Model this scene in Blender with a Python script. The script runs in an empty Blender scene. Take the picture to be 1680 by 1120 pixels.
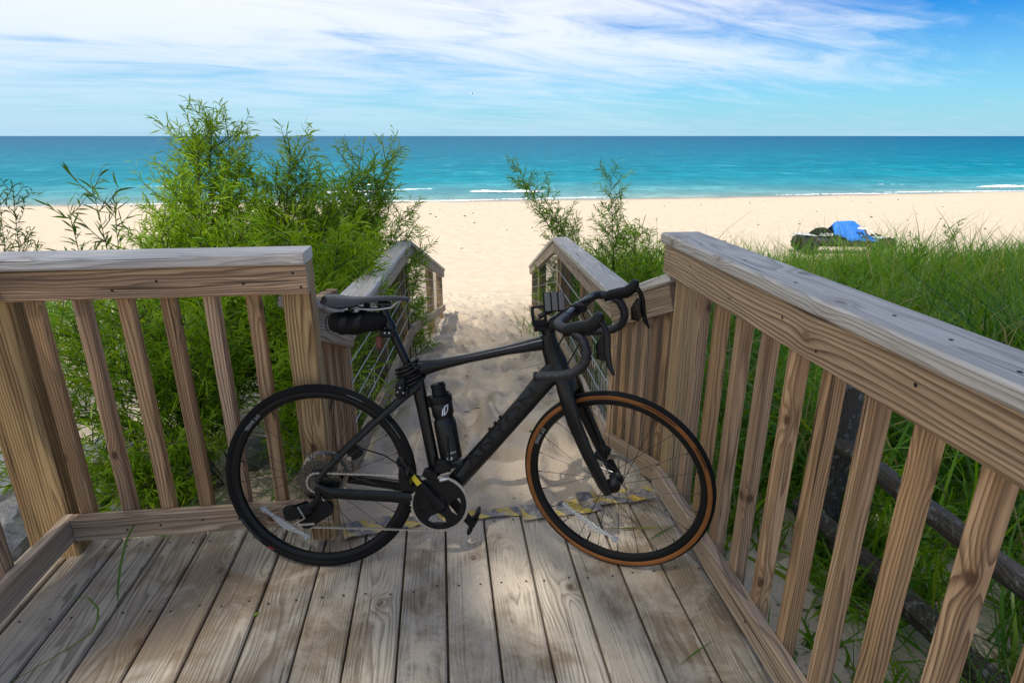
import bpy, math, random
import numpy as np
from mathutils import Vector, Matrix, Quaternion

C = bpy.context.scene.collection
SC = bpy.context.scene
random.seed(7)
RNG = np.random.default_rng(11)
R = math.radians

# ------------------------------------------------------------------ camera
cam_d = bpy.data.cameras.new('camera'); cam = bpy.data.objects.new('camera', cam_d); C.objects.link(cam)
cam_d.sensor_width = 36.0; cam_d.lens = 21.15; cam_d.clip_start = 0.02; cam_d.clip_end = 20000
cam.location = (0, 0, 1.40); cam.rotation_euler = (R(90 - 18.85), 0, R(-6.67))
SC.camera = cam

# ------------------------------------------------------------------ sky and sun
SUN = Vector((-0.20, -0.50, 0.84)).normalized()
w = bpy.data.worlds.new('World'); SC.world = w; w.use_nodes = True
nt = w.node_tree; nt.nodes.clear()
def N(nt, t, loc=None, **kw):
    n = nt.nodes.new(t)
    for k, v in kw.items(): setattr(n, k, v)
    return n
def L(nt, a, b): nt.links.new(a, b)
sky = N(nt, 'ShaderNodeTexSky', sky_type='NISHITA', sun_disc=False)
sky.sun_elevation = math.asin(SUN.z); sky.sun_rotation = math.atan2(SUN.x, SUN.y)
sky.air_density = 1.0; sky.dust_density = 0.6; sky.ozone_density = 2.5; sky.altitude = 100
hsv = N(nt, 'ShaderNodeHueSaturation'); hsv.inputs['Saturation'].default_value = 1.85; hsv.inputs['Value'].default_value = 0.30
L(nt, sky.outputs[0], hsv.inputs['Color'])
tc = N(nt, 'ShaderNodeTexCoord')
sep = N(nt, 'ShaderNodeSeparateXYZ'); L(nt, tc.outputs['Generated'], sep.inputs[0])
def M(nt, op, a, b=None, c=None, clamp=False):
    n = nt.nodes.new('ShaderNodeMath'); n.operation = op; n.use_clamp = clamp
    for i, v in enumerate((a, b, c)):
        if v is None: continue
        if isinstance(v, (int, float)): n.inputs[i].default_value = v
        else: nt.links.new(v, n.inputs[i])
    return n.outputs[0]
def MR(nt, v, a, b, c=0.0, d=1.0, smooth=False):
    n = nt.nodes.new('ShaderNodeMapRange'); n.clamp = True
    if smooth: n.interpolation_type = 'SMOOTHSTEP'
    nt.links.new(v, n.inputs[0])
    for i, x in enumerate((a, b, c, d)): n.inputs[i + 1].default_value = x
    return n.outputs[0]
def XYZ(nt, x, y, z):
    n = nt.nodes.new('ShaderNodeCombineXYZ')
    for i, v in enumerate((x, y, z)):
        if isinstance(v, (int, float)): n.inputs[i].default_value = v
        else: nt.links.new(v, n.inputs[i])
    return n.outputs[0]
def NOISE(nt, vec, scale, detail=2, rough=.5, dist=0.0, dims='3D'):
    n = nt.nodes.new('ShaderNodeTexNoise'); n.noise_dimensions = dims
    nt.links.new(vec, n.inputs['Vector']); n.inputs['Scale'].default_value = scale
    n.inputs['Detail'].default_value = detail; n.inputs['Roughness'].default_value = rough; n.inputs['Distortion'].default_value = dist
    return n.outputs['Fac']
def MIX(nt, f, a, b, mode='MIX'):
    n = nt.nodes.new('ShaderNodeMix'); n.data_type = 'RGBA'; n.blend_type = mode
    if isinstance(f, (int, float)): n.inputs[0].default_value = f
    else: nt.links.new(f, n.inputs[0])
    for i, v in ((6, a), (7, b)):
        if isinstance(v, (tuple, list)): n.inputs[i].default_value = (*v[:3], 1)
        else: nt.links.new(v, n.inputs[i])
    return n.outputs[2]
# cirrus: a cloud layer seen on a plane high overhead (direction / height), the same all over the dome
zc = M(nt, 'MAXIMUM', sep.outputs[2], 0.0)
den = M(nt, 'ADD', zc, 0.10)
px = M(nt, 'DIVIDE', sep.outputs[0], den); py = M(nt, 'DIVIDE', sep.outputs[1], den)
ca, sa = math.cos(R(24)), math.sin(R(24))
qx = M(nt, 'ADD', M(nt, 'MULTIPLY', px, ca), M(nt, 'MULTIPLY', py, sa))
qy = M(nt, 'SUBTRACT', M(nt, 'MULTIPLY', py, ca), M(nt, 'MULTIPLY', px, sa))
v1 = XYZ(nt, M(nt, 'MULTIPLY', qx, 0.55), M(nt, 'MULTIPLY', qy, 1.0), 2.2)
big = NOISE(nt, v1, 0.42, 3, .5, .35)
v2 = XYZ(nt, M(nt, 'MULTIPLY', qx, 0.62), M(nt, 'MULTIPLY', qy, 1.5), 7.1)
fine = NOISE(nt, v2, 1.35, 9, .64, .9)
cl = M(nt, 'ADD', M(nt, 'MULTIPLY', big, 1.15), M(nt, 'MULTIPLY', fine, 0.95))
west = M(nt, 'MULTIPLY', M(nt, 'SUBTRACT', 0.0, sep.outputs[0]), 0.30)   # the cloud bank thins out towards the right
cl = M(nt, 'ADD', cl, west)
cov = MR(nt, cl, 0.70, 1.26, 0.0, 0.92, True)
cov = M(nt, 'MULTIPLY', cov, MR(nt, sep.outputs[2], 0.0, 0.12, 0.40, 1.0))
blue = MIX(nt, 1.0, hsv.outputs[0], (0.14, 0.72, 0.98), 'MULTIPLY')
bgs = MIX(nt, cov, blue, (2.20, 2.30, 2.42))
haze = MR(nt, sep.outputs[2], 0.0, 0.17, 0.72, 0.0)
bgs = MIX(nt, haze, bgs, (1.16, 1.72, 2.28))
bg = N(nt, 'ShaderNodeBackground'); bg.inputs['Strength'].default_value = 0.15
L(nt, bgs, bg.inputs['Color'])
wo = N(nt, 'ShaderNodeOutputWorld'); L(nt, bg.outputs[0], wo.inputs[0])

sl = bpy.data.lights.new('sun', 'SUN'); sl.energy = 2.0; sl.angle = R(0.53); sl.color = (1.0, 0.94, 0.85)
so = bpy.data.objects.new('sun', sl); C.objects.link(so)
so.rotation_euler = (-SUN).to_track_quat('-Z', 'Y').to_euler(); so.location = (-8, -20, 34)

SC.view_settings.view_transform = 'Standard'; SC.view_settings.look = 'None'
SC.view_settings.gamma = 1.0; SC.view_settings.use_curve_mapping = False; SC.view_settings.exposure = 1.58
SC.render.engine = 'CYCLES'
SC.cycles.use_denoising = True
SC.cycles.max_bounces = 8; SC.cycles.transparent_max_bounces = 8
SC.cycles.sample_clamp_indirect = 6.0

# ------------------------------------------------------------------ mesh helpers
def tag(o, label=None, cat=None, group=None, kind=None):
    if label: o['label'] = label
    if cat: o['category'] = cat
    if group: o['group'] = group
    if kind: o['kind'] = kind
    return o
def empty(name, loc, label=None, cat=None, group=None):
    o = bpy.data.objects.new(name, None); C.objects.link(o); o.location = loc; o.empty_display_size = .1
    return tag(o, label, cat, group)
def link(name, me, parent=None, loc=None):
    o = bpy.data.objects.new(name, me); C.objects.link(o)
    if parent is not None: o.parent = parent
    if loc is not None: o.location = loc
    return o
def shade(me, smooth):
    me.polygons.foreach_set('use_smooth', np.full(len(me.polygons), bool(smooth)))
def big_mesh(name, V, F, mat, smooth=False, attrs=None, mi=None):
    V = np.asarray(V, dtype=np.float32); F = np.asarray(F, dtype=np.int32); k = F.shape[1]
    me = bpy.data.meshes.new(name)
    me.vertices.add(len(V)); me.vertices.foreach_set('co', V.ravel())
    me.loops.add(F.size); me.loops.foreach_set('vertex_index', F.ravel())
    me.polygons.add(len(F)); me.polygons.foreach_set('loop_start', np.arange(0, F.size, k, dtype=np.int32))
    me.update(calc_edges=True)
    for m in (mat if isinstance(mat, (list, tuple)) else [mat]): me.materials.append(m)
    if mi is not None: me.polygons.foreach_set('material_index', np.asarray(mi, dtype=np.int32))
    for n_, a in (attrs or {}).items():
        at = me.attributes.new(n_, 'FLOAT', 'POINT'); at.data.foreach_set('value', np.asarray(a, dtype=np.float32))
    shade(me, smooth); me.validate()
    return me
class MB:
    def __init__(s): s.v = []; s.f = []; s.m = []
    def add(s, V, F, m=0):
        b = len(s.v); s.v += [tuple(p) for p in V]; s.f += [tuple(i + b for i in f) for f in F]; s.m += [m] * len(F)
    def box(s, c, size, rot=None, m=0, ch=0.0):
        x, y, z = [d / 2 for d in size]; Q = rot or Matrix.Identity(3); c = Vector(c)
        if ch <= 0:
            P = [(-x,-y,-z),(x,-y,-z),(x,y,-z),(-x,y,-z),(-x,-y,z),(x,-y,z),(x,y,z),(-x,y,z)]
            s.add([c + Q @ Vector(p) for p in P], [(0,3,2,1),(4,5,6,7),(0,1,5,4),(1,2,6,5),(2,3,7,6),(3,0,4,7)], m)
        else:
            rings = [(-z, ch), (-z + ch, 0), (z - ch, 0), (z, ch)]
            V = []
            for zz, k in rings:
                X, Y = x - k, y - k
                V += [(-X+ch*.6,-Y,zz),(X-ch*.6,-Y,zz),(X,-Y+ch*.6,zz),(X,Y-ch*.6,zz),(X-ch*.6,Y,zz),(-X+ch*.6,Y,zz),(-X,Y-ch*.6,zz),(-X,-Y+ch*.6,zz)]
            F = [tuple(reversed(range(8))), tuple(range(24, 32))]
            for r in range(3):
                for i in range(8):
                    j = (i + 1) % 8; F.append((r*8+i, r*8+j, r*8+8+j, r*8+8+i))
            s.add([c + Q @ Vector(p) for p in V], F, m)
    def tube(s, path, rad, n=8, m=0, lat=None, rb=None, pw=1.0, caps=True):
        P = [Vector(p) for p in path]; k = len(P)
        ra = rad if isinstance(rad, (list, tuple)) else [rad] * k
        rb = ra if rb is None else (rb if isinstance(rb, (list, tuple)) else [rb] * k)
        V = []; u = None
        for i in range(k):
            t = (P[min(i+1, k-1)] - P[max(i-1, 0)]).normalized()
            if lat is not None: sx = (Vector(lat) - t * t.dot(Vector(lat))).normalized()
            else:
                if u is None:
                    a = Vector((0,0,1)) if abs(t.z) < .9 else Vector((1,0,0)); u = (a - t * a.dot(t)).normalized()
                else: u = (u - t * u.dot(t)).normalized()
                sx = u
            sy = t.cross(sx)
            for j in range(n):
                an = 2 * math.pi * j / n; cx, cy = math.cos(an), math.sin(an)
                if pw != 1.0: cx = math.copysign(abs(cx) ** pw, cx); cy = math.copysign(abs(cy) ** pw, cy)
                V.append(P[i] + sx * (rb[i] * cx) + sy * (ra[i] * cy))
        F = [(i*n+j, i*n+(j+1) % n, (i+1)*n+(j+1) % n, (i+1)*n+j) for i in range(k-1) for j in range(n)]
        if caps: F += [tuple(reversed(range(n))), tuple(range((k-1)*n, k*n))]
        s.add(V, F, m)
    def rev(s, prof, n=48, origin=(0,0,0), axis='y', m=0, a0=0.0, a1=2*math.pi, mats=None, close=False):
        """profile of (radius, along) pairs turned about an axis (y: wheels, z: upright)"""
        o = Vector(origin); full = abs(a1 - a0 - 2*math.pi) < 1e-6; k = len(prof); q = n if full else n + 1
        V = []
        for i in range(q):
            a = a0 + (a1 - a0) * i / n; ca, sa = math.cos(a), math.sin(a)
            for r, h in prof:
                V.append(o + (Vector((r*ca, h, r*sa)) if axis == 'y' else Vector((r*ca, r*sa, h))))
        kk = k if close else k - 1
        for j in range(kk):
            F = []
            for i in range(n):
                i2 = (i + 1) % q; j2 = (j + 1) % k
                f = (i*k+j, i2*k+j, i2*k+j2, i*k+j2)
                F.append(f if axis == 'y' else tuple(reversed(f)))
            if j == 0: base = len(s.v); s.v += [tuple(p) for p in V]
            s.f += [tuple(t + base for t in f) for f in F]; s.m += [(mats[j] if mats else m)] * len(F)
    def prism(s, pts, h0, h1, axis='y', m=0):
        n = len(pts)
        P = lambda h: [(x, h, z) if axis == 'y' else (x, z, h) for x, z in pts]
        F = [tuple(range(n)), tuple(reversed(range(n, 2*n)))] + [(i, n+i, n+(i+1) % n, (i+1) % n) for i in range(n)]
        s.add(P(h0) + P(h1), F, m)
    def xf(s, mat, start=0):
        for i in range(start, len(s.v)): s.v[i] = tuple(mat @ Vector(s.v[i]))
    def mesh(s, name, mats, smooth=False, auto=None):
        me = bpy.data.meshes.new(name); me.from_pydata(s.v, [], s.f); me.update()
        mats = mats if isinstance(mats, (list, tuple)) else [mats]
        for m_ in mats: me.materials.append(m_)
        me.polygons.foreach_set('material_index', np.array(s.m, dtype=np.int32)); me.validate()
        import bmesh
        b = bmesh.new(); b.from_mesh(me); bmesh.ops.recalc_face_normals(b, faces=b.faces); b.to_mesh(me); b.free()
        shade(me, smooth)
        if smooth and auto: me.set_sharp_from_angle(angle=R(auto))
        return me
    def obj(s, name, mats, parent=None, smooth=False, auto=40, loc=None):
        return link(name, s.mesh(name, mats, smooth, auto), parent, loc)

def new_mat(name):
    m = bpy.data.materials.new(name); m.use_nodes = True; nt = m.node_tree; nt.nodes.clear()
    out = nt.nodes.new('ShaderNodeOutputMaterial'); p = nt.nodes.new('ShaderNodeBsdfPrincipled'); nt.links.new(p.outputs[0], out.inputs[0])
    return m, nt, p, out
def setp(p, **kw):
    for k, v in kw.items():
        k = k.replace('_', ' '); i = p.inputs[k]
        i.default_value = (*v, 1) if isinstance(v, tuple) and len(v) == 3 and i.type == 'RGBA' else v
def bump(nt, p, h, strength, dist):
    b = nt.nodes.new('ShaderNodeBump'); b.inputs['Strength'].default_value = strength; b.inputs['Distance'].default_value = dist
    nt.links.new(h, b.inputs['Height']); nt.links.new(b.outputs[0], p.inputs['Normal'])
def plain(name, col, rough=.5, metal=0.0, spec=.5, var=.12, nscale=30, bmp=0.0, coat=0.0):
    m, nt, p, out = new_mat(name); setp(p, Roughness=rough, Metallic=metal, Specular_IOR_Level=spec, Coat_Weight=coat)
    tcn = nt.nodes.new('ShaderNodeTexCoord'); n = NOISE(nt, tcn.outputs['Object'], nscale, 4, .6)
    c = MIX(nt, MR(nt, n, .3, .7), tuple(x * (1 - var) for x in col), tuple(min(1, x * (1 + var)) for x in col)); nt.links.new(c, p.inputs['Base Color'])
    nt.links.new(MR(nt, n, .3, .7, max(0, rough - .07), min(1, rough + .09)), p.inputs['Roughness'])
    if bmp: bump(nt, p, n, bmp, .002)
    return m

# ------------------------------------------------------------------ wood
def wood(name, early, late, grey, greyamt, ring=.006, rough=.75, contrast=1.0, heart=0.0, sandy=False, spec=.35, knots=1.0, mossy=0.0):
    m, nt, p, out = new_mat(name)
    tcn = nt.nodes.new('ShaderNodeTexCoord'); oi = nt.nodes.new('ShaderNodeObjectInfo'); geo = nt.nodes.new('ShaderNodeNewGeometry')
    r = oi.outputs['Random']; r2 = M(nt, 'FRACT', M(nt, 'MULTIPLY', r, 57.31)); r3 = M(nt, 'FRACT', M(nt, 'MULTIPLY', r, 913.7)); r4 = M(nt, 'FRACT', M(nt, 'MULTIPLY', r, 331.9))
    s = nt.nodes.new('ShaderNodeSeparateXYZ'); nt.links.new(tcn.outputs['Object'], s.inputs[0]); x, y, z = s.outputs
    xo = M(nt, 'ADD', x, M(nt, 'MULTIPLY', r2, 37.0))
    base = XYZ(nt, xo, M(nt, 'ADD', y, M(nt, 'MULTIPLY', r3, 11.0)), z)
    nw = nt.nodes.new('ShaderNodeTexNoise'); nt.links.new(XYZ(nt, M(nt, 'MULTIPLY', xo, .60), M(nt, 'ADD', M(nt, 'MULTIPLY', y, 4.0), M(nt, 'MULTIPLY', r4, 9.0)), M(nt, 'MULTIPLY', z, 5.0)), nw.inputs['Vector'])
    nw.inputs['Scale'].default_value = 1.5; nw.inputs['Detail'].default_value = 3
    ws = nt.nodes.new('ShaderNodeSeparateXYZ'); nt.links.new(nw.outputs['Color'], ws.inputs[0])
    # pith line somewhere near the board; its wander makes the cathedral figure
    y0 = M(nt, 'ADD', M(nt, 'MULTIPLY', M(nt, 'SUBTRACT', r3, .5), .10), M(nt, 'MULTIPLY', M(nt, 'SUBTRACT', ws.outputs[0], .5), .07))
    z0 = M(nt, 'ADD', M(nt, 'MULTIPLY', M(nt, 'ADD', r4, .25), -.075), M(nt, 'MULTIPLY', M(nt, 'SUBTRACT', ws.outputs[1], .5), .10))
    dy = M(nt, 'SUBTRACT', y, y0); dz = M(nt, 'SUBTRACT', z, z0)
    rad = M(nt, 'SQRT', M(nt, 'ADD', M(nt, 'MULTIPLY', dy, dy), M(nt, 'MULTIPLY', dz, dz)))
    # knots
    vo = nt.nodes.new('ShaderNodeTexVoronoi'); vo.voronoi_dimensions = '2D'; vo.inputs['Scale'].default_value = 2.0
    nt.links.new(XYZ(nt, xo, M(nt, 'ADD', M(nt, 'MULTIPLY', M(nt, 'ADD', y, M(nt, 'MULTIPLY', z, .8)), 1.5), M(nt, 'MULTIPLY', r4, 23.0)), 0.0), vo.inputs['Vector'])
    kd = vo.outputs['Distance']
    swirl = M(nt, 'POWER', MR(nt, kd, .0, .20, 1.0, 0.0), 2.0)
    rad = M(nt, 'ADD', rad, M(nt, 'MULTIPLY', swirl, .022 * knots))
    fr = M(nt, 'FRACT', M(nt, 'DIVIDE', rad, ring))
    lw = M(nt, 'MULTIPLY', MR(nt, fr, .35, .86), MR(nt, fr, .90, 1.0, 1.0, 0.0))
    low = NOISE(nt, XYZ(nt, M(nt, 'MULTIPLY', xo, .9), M(nt, 'MULTIPLY', y, 6.0), M(nt, 'MULTIPLY', z, 6.0)), 2.0, 3, .55)
    fib = NOISE(nt, XYZ(nt, M(nt, 'MULTIPLY', xo, 5.0), M(nt, 'MULTIPLY', y, 230.0), M(nt, 'MULTIPLY', z, 230.0)), 1.0, 4, .6)
    col = MIX(nt, M(nt, 'MULTIPLY', lw, MR(nt, low, .25, .75, .45*contrast, 1.0*contrast), clamp=True), early, late)
    if heart:      # redder, darker heartwood bands running with the grain
        hb_ = NOISE(nt, XYZ(nt, M(nt, 'MULTIPLY', xo, .45), M(nt, 'ADD', M(nt, 'MULTIPLY', y, 26.0), M(nt, 'MULTIPLY', r3, 40.0)), M(nt, 'MULTIPLY', z, 26.0)), 1.0, 2, .5)
        col = MIX(nt, M(nt, 'MULTIPLY', MR(nt, hb_, .46, .60, 0.0, 1.0, True), heart), col, MIX(nt, M(nt, 'MULTIPLY', lw, .8), (.310,.150,.045), (.100,.044,.012)))
    gm = M(nt, 'MULTIPLY', MR(nt, low, .3, .7, greyamt*.65, min(1, greyamt*1.25)), 1.0)
    gcol = MIX(nt, M(nt, 'MULTIPLY', lw, .85*contrast, clamp=True), grey, tuple(g * .40 for g in grey))
    col = MIX(nt, gm, col, gcol)
    crack = MR(nt, NOISE(nt, XYZ(nt, M(nt, 'MULTIPLY', xo, 1.3), M(nt, 'MULTIPLY', y, 75.0), M(nt, 'MULTIPLY', z, 75.0)), 1.0, 2, .5), .665, .73)
    col = MIX(nt, MR(nt, fib, .28, .62, .42, 0.0), col, (0.02, .015, .012))
    col = MIX(nt, M(nt, 'MULTIPLY', crack, .75), col, (.018, .013, .010))
    kdk = MR(nt, kd, .020, .042, .85 * min(1, knots), 0.0)
    col = MIX(nt, kdk, col, (.035, .019, .010))
    col = MIX(nt, M(nt, 'MULTIPLY', swirl, .35), col, MIX(nt, .5, late, (.20, .09, .03)))
    bri = nt.nodes.new('ShaderNodeHueSaturation'); nt.links.new(col, bri.inputs['Color'])
    nt.links.new(MR(nt, r2, 0, 1, .80, 1.18), bri.inputs['Value']); nt.links.new(MR(nt, r3, 0, 1, .86, 1.04), bri.inputs['Saturation'])
    col = bri.outputs[0]
    rgh = MR(nt, low, .2, .8, rough - .1, rough + .1)
    if sandy:
        g = nt.nodes.new('ShaderNodeSeparateXYZ'); nt.links.new(geo.outputs['Position'], g.inputs[0])
        stain = MR(nt, NOISE(nt, geo.outputs['Position'], 2.1, 6, .62, .5), .48, .57, 0, .75)
        col = MIX(nt, M(nt, 'MULTIPLY', stain, .85), col, (.185,.118,.056))
        sd = NOISE(nt, geo.outputs['Position'], 5.0, 9, .72, .6)
        zone = M(nt, 'MULTIPLY', MR(nt, g.outputs[0], -1.0, 0.1, .10, 1.0, True), MR(nt, g.outputs[0], .35, .95, 1.0, .35, True))
        zone = M(nt, 'MULTIPLY', zone, MR(nt, g.outputs[1], .6, 1.9, .7, 1.15))
        dust = M(nt, 'MULTIPLY', MR(nt, M(nt, 'ADD', sd, M(nt, 'MULTIPLY', M(nt, 'SUBTRACT', zone, 1.0), .17)), .41, .58), .85)
        grain = NOISE(nt, geo.outputs['Position'], 420, 2, .6)
        col = MIX(nt, dust, col, MIX(nt, MR(nt, grain, .35, .65), (.38,.315,.235), (.66,.565,.44)))
    if mossy:
        ms = MR(nt, NOISE(nt, geo.outputs['Position'], 34, 5, .7), .55, .68, 0, mossy)
        col = MIX(nt, ms, col, (.30, .31, .28))
    nt.links.new(col, p.inputs['Base Color']); nt.links.new(rgh, p.inputs['Roughness']); setp(p, Specular_IOR_Level=spec)
    h = M(nt, 'ADD', M(nt, 'MULTIPLY', lw, -.35), M(nt, 'MULTIPLY', fib, .8)); h = M(nt, 'SUBTRACT', h, M(nt, 'MULTIPLY', crack, 1.2)); h = M(nt, 'SUBTRACT', h, M(nt, 'MULTIPLY', kdk, .6))
    bump(nt, p, h, .95, .0018)
    return m
W_DECK = wood('weathered_deck_wood', (.50,.385,.255), (.19,.122,.068), (.56,.515,.405), .60, ring=.0062, sandy=True, rough=.72, knots=1.0)
W_CAP = wood('weathered_cap_wood', (.52,.40,.28), (.25,.170,.105), (.68,.64,.585), .76, ring=.0075, rough=.52, spec=.6, contrast=.75, knots=.6)
W_RAIL = wood('rail_wood', (.63,.372,.172), (.150,.064,.018), (.46,.40,.33), .16, ring=.0085, contrast=1.0, heart=.75, rough=.66)
W_RAILG = wood('grey_rail_wood', (.58,.375,.180), (.17,.082,.028), (.50,.45,.39), .42, ring=.0085, heart=.55, rough=.68)
W_POST = wood('post_wood', (.58,.375,.160), (.165,.080,.024), (.42,.37,.28), .12, ring=.010, heart=.6, rough=.68)
W_OLD = wood('old_fence_wood', (.080,.062,.045), (.024,.018,.013), (.115,.100,.082), .65, ring=.007, rough=.9, mossy=.75)

_bm = {}
def board_mesh(Ln, Wd, Ht, mat, ch=.004, c0=0.0, c1=0.0):
    key = (round(Ln, 4), round(Wd, 4), round(Ht, 4), mat.name, ch, round(c0, 3), round(c1, 3))
    if key in _bm: return _bm[key]
    y, z = Wd/2, Ht/2
    sec = [(-y+ch,-z),(y-ch,-z),(y,-z+ch),(y,z-ch),(y-ch,z),(-y+ch,z),(-y,z-ch),(-y,-z+ch)]
    V = [(-Ln/2 + c0*a, a, b) for a, b in sec] + [(Ln/2 + c1*a, a, b) for a, b in sec]
    F = [tuple(reversed(range(8))), tuple(range(8, 16))] + [(i, (i+1) % 8, 8+(i+1) % 8, 8+i) for i in range(8)]
    mb = MB(); mb.add(V, F); me = mb.mesh('board', mat); _bm[key] = me
    return me
def board(name, p0, p1, Wd, Ht, mat, root, up=(0,0,1), ch=.004, c0=0.0, c1=0.0):
    p0, p1 = Vector(p0), Vector(p1); d = p1 - p0; Ln = d.length; x = d / Ln; up = Vector(up); z = (up - x * up.dot(x)).normalized(); y = z.cross(x)
    o = link(name, board_mesh(Ln, Wd, Ht, mat, ch, c0, c1), root)
    Mx = Matrix((x, y, z)).transposed().to_4x4(); Mx.translation = (p0 + p1) / 2 - (root.location if root else Vector())
    o.matrix_basis = Mx
    return o
def screws(pts, root, r=.0042, name='screw_heads'):
    mb = MB()
    for p, n in pts:
        p, n = Vector(p) - root.location, Vector(n); a = n.orthogonal().normalized(); b = n.cross(a)
        V = [p + n*.0006 + (a*math.cos(k*math.pi/3) + b*math.sin(k*math.pi/3))*r for k in range(6)]
        mb.add(V, [tuple(range(6))])
    o = mb.obj(name, STEEL_DARK, root); o['kind'] = 'stuff'
    return o

STEEL_DARK = plain('rusty_screw_steel', (.035,.028,.024), .6, .6)
WIRE = plain('galvanised_wire', (.30,.33,.34), .42, .9)
WIRE_D = plain('dull_wire', (.10,.11,.11), .5, .8)

# ------------------------------------------------------------------ numpy noise and the lie of the land
_lat = np.random.default_rng(3).random((256, 256))
def vn(x, y, s=0):
    x = np.asarray(x, float) + s*17.13; y = np.asarray(y, float) + s*9.71
    xi = np.floor(x).astype(int); yi = np.floor(y).astype(int); fx = x - xi; fy = y - yi
    fx = fx*fx*fx*(fx*(fx*6-15)+10); fy = fy*fy*fy*(fy*(fy*6-15)+10)
    g = lambda a, b: _lat[a & 255, b & 255]
    return (g(xi,yi)*(1-fx)+g(xi+1,yi)*fx)*(1-fy)+(g(xi,yi+1)*(1-fx)+g(xi+1,yi+1)*fx)*fy - .5
def fbm(x, y, o=4, s=0):
    return sum(vn(x*2**i, y*2**i, s+i)*.5**i for i in range(o))
def ss(a, b, x):
    t = np.clip((x-a)/(b-a), 0, 1); return t*t*(3-2*t)
BEACH = ([11,13,16,20,30,35,37.5,40.3,43,60,120,400,8000], [-1.62,-1.86,-2.0,-2.10,-2.30,-2.32,-2.42,-2.6,-2.9,-4.2,-8,-14,-30])
PY = [-200,1.70,1.97,2.035,2.4,3.2,4.2,5.1,6.3,7.5,9.3] + BEACH[0]; PZ = [-.6,-.42,-.13,-.012,-.02,-.12,-.30,-.50,-.80,-1.06,-1.34] + BEACH[1]
LY = [-200,0,2,4,6,9] + BEACH[0]; LZ = [-.7,-.55,-.50,-.60,-.80,-1.18] + BEACH[1]
RY = [-200,0,2.5,5,8,10.3] + [13,15,18] + BEACH[0][3:]; RZ = [-.45,-.42,-.40,-.50,-.78,-1.12] + [-1.7,-1.93,-2.06] + BEACH[1][3:]
XLY, XL = [2,2.6,5.1,9,14], [-.47,-.40,-.28,0.0,-1.5]
XRY, XR = [2,2.6,5.1,9,14], [.90,.76,.98,1.28,3.0]
def ground_z(x, y):
    x = np.asarray(x, float); y = np.asarray(y, float)
    y = np.where(y > 30, y - .075*np.clip(x-14, 0, 60)*ss(30, 36, y), y)
    p = np.interp(y, PY, PZ); l = np.interp(y, LY, LZ); r = np.interp(y, RY, RZ)
    r = r + .14*fbm(x*.35, y*.35, 3, 5)*(y < 16)*ss(1.6, 3.0, x) + .22*ss(5, 12, x)*ss(15, 9, y)
    l = l + .10*fbm(x*.6, y*.6, 3, 8)*(y < 12)
    xl = np.interp(y, XLY, XL); xr = np.interp(y, XRY, XR)
    pw = ss(xl-.30, xl+.02, x)*(1-ss(xr-.02, xr+.30, x)); side = np.where(x < .3, l, r)
    z = side*(1-pw) + p*pw
    z = z + .05*fbm(x*.5, y*.5, 4, 2)*ss(10, 15, y)*ss(41, 37, y)
    return z + .012*fbm(x*3, y*3, 3, 4)

# one sheet of sand: fine where the path is, ever coarser outwards, running on under the lake
def axis(stops):
    out = []
    for a, b, s in stops: out += list(np.arange(a, b - 1e-6, s))
    out.append(stops[-1][1]); return np.array(out)
gx = axis([(-2500,-500,500),(-500,-100,80),(-100,-30,10),(-30,-8,1.2),(-8,-3,.25),(-3,-.62,.08),(-.62,1.9,.021),(1.9,4,.09),(4,14,.35),(14,34,1.2),(34,100,8),(100,500,80),(500,2500,500)])
gy = axis([(-300,-40,40),(-40,-4,4),(-4,.4,.4),(.4,1.9,.06),(1.9,6.5,.021),(6.5,11,.032),(11,15,.07),(15,24,.22),(24,44,.5),(44,80,4),(80,480,80),(480,2500,500),(2500,8000,2750)])
GX, GY = np.meshgrid(gx, gy, indexing='xy'); GZ = ground_z(GX, GY)
fp = np.random.default_rng(23)
def dent(cx, cy, a, b, ang, dep):
    i0, i1 = np.searchsorted(gx, [cx-.45, cx+.45]); j0, j1 = np.searchsorted(gy, [cy-.45, cy+.45])
    if i1 <= i0 or j1 <= j0: return
    X = GX[j0:j1, i0:i1]-cx; Y = GY[j0:j1, i0:i1]-cy; c, s = math.cos(ang), math.sin(ang)
    q = np.sqrt(((X*c+Y*s)/a)**2 + ((-X*s+Y*c)/b)**2)
    GZ[j0:j1, i0:i1] += dep*(-np.exp(-(q*1.05)**4)*1.0 + .42*np.exp(-((q-1.42)/.34)**2))
for k in range(330):
    yy = 2.2 + 10.5*fp.random()**1.25; c0 = np.interp(yy, [2,5.1,9,13], [.2,.35,.64,.8]); hw = np.interp(yy, [2,5.1,9,13], [.50,.56,.62,1.5])
    if yy < 2.5 and fp.random() < .6: continue
    dent(c0 + hw*(fp.random()*2-1), yy, .062*(.75+.6*fp.random()), .135*(.75+.5*fp.random()), fp.normal(0, .5), .020+.030*fp.random())
for k in range(260):
    yy = 13 + 20*fp.random(); dent(-9 + 20*fp.random(), yy, .09+.05*fp.random(), .16+.08*fp.random(), fp.normal(0, 1.2), .012+.02*fp.random())
pathw = ss(1.9, 2.3, GY)*ss(15, 9, GY)*ss(-1.0, -.4, GX)*(1-ss(1.1, 2.0, GX))
GZ += pathw*(.062*fbm(GX*3.1, GY*2.3, 3, 31) + .040*fbm(GX*8, GY*6, 3, 37) + .020*(.25-np.abs(fbm(GX*5.5, GY*4.5, 2, 43))) + .012*fbm(GX*17, GY*14, 2, 47))*ss(2.05, 2.7, GY)
sidew = ss(.95, 1.25, GX)*ss(4.0, 2.6, GX)*ss(.2, .5, GY)*ss(4.5, 3.0, GY)
GZ += sidew*(.030*fbm(GX*2.6, GY*2.6, 3, 51) + .020*fbm(GX*8, GY*8, 3, 57))
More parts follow.
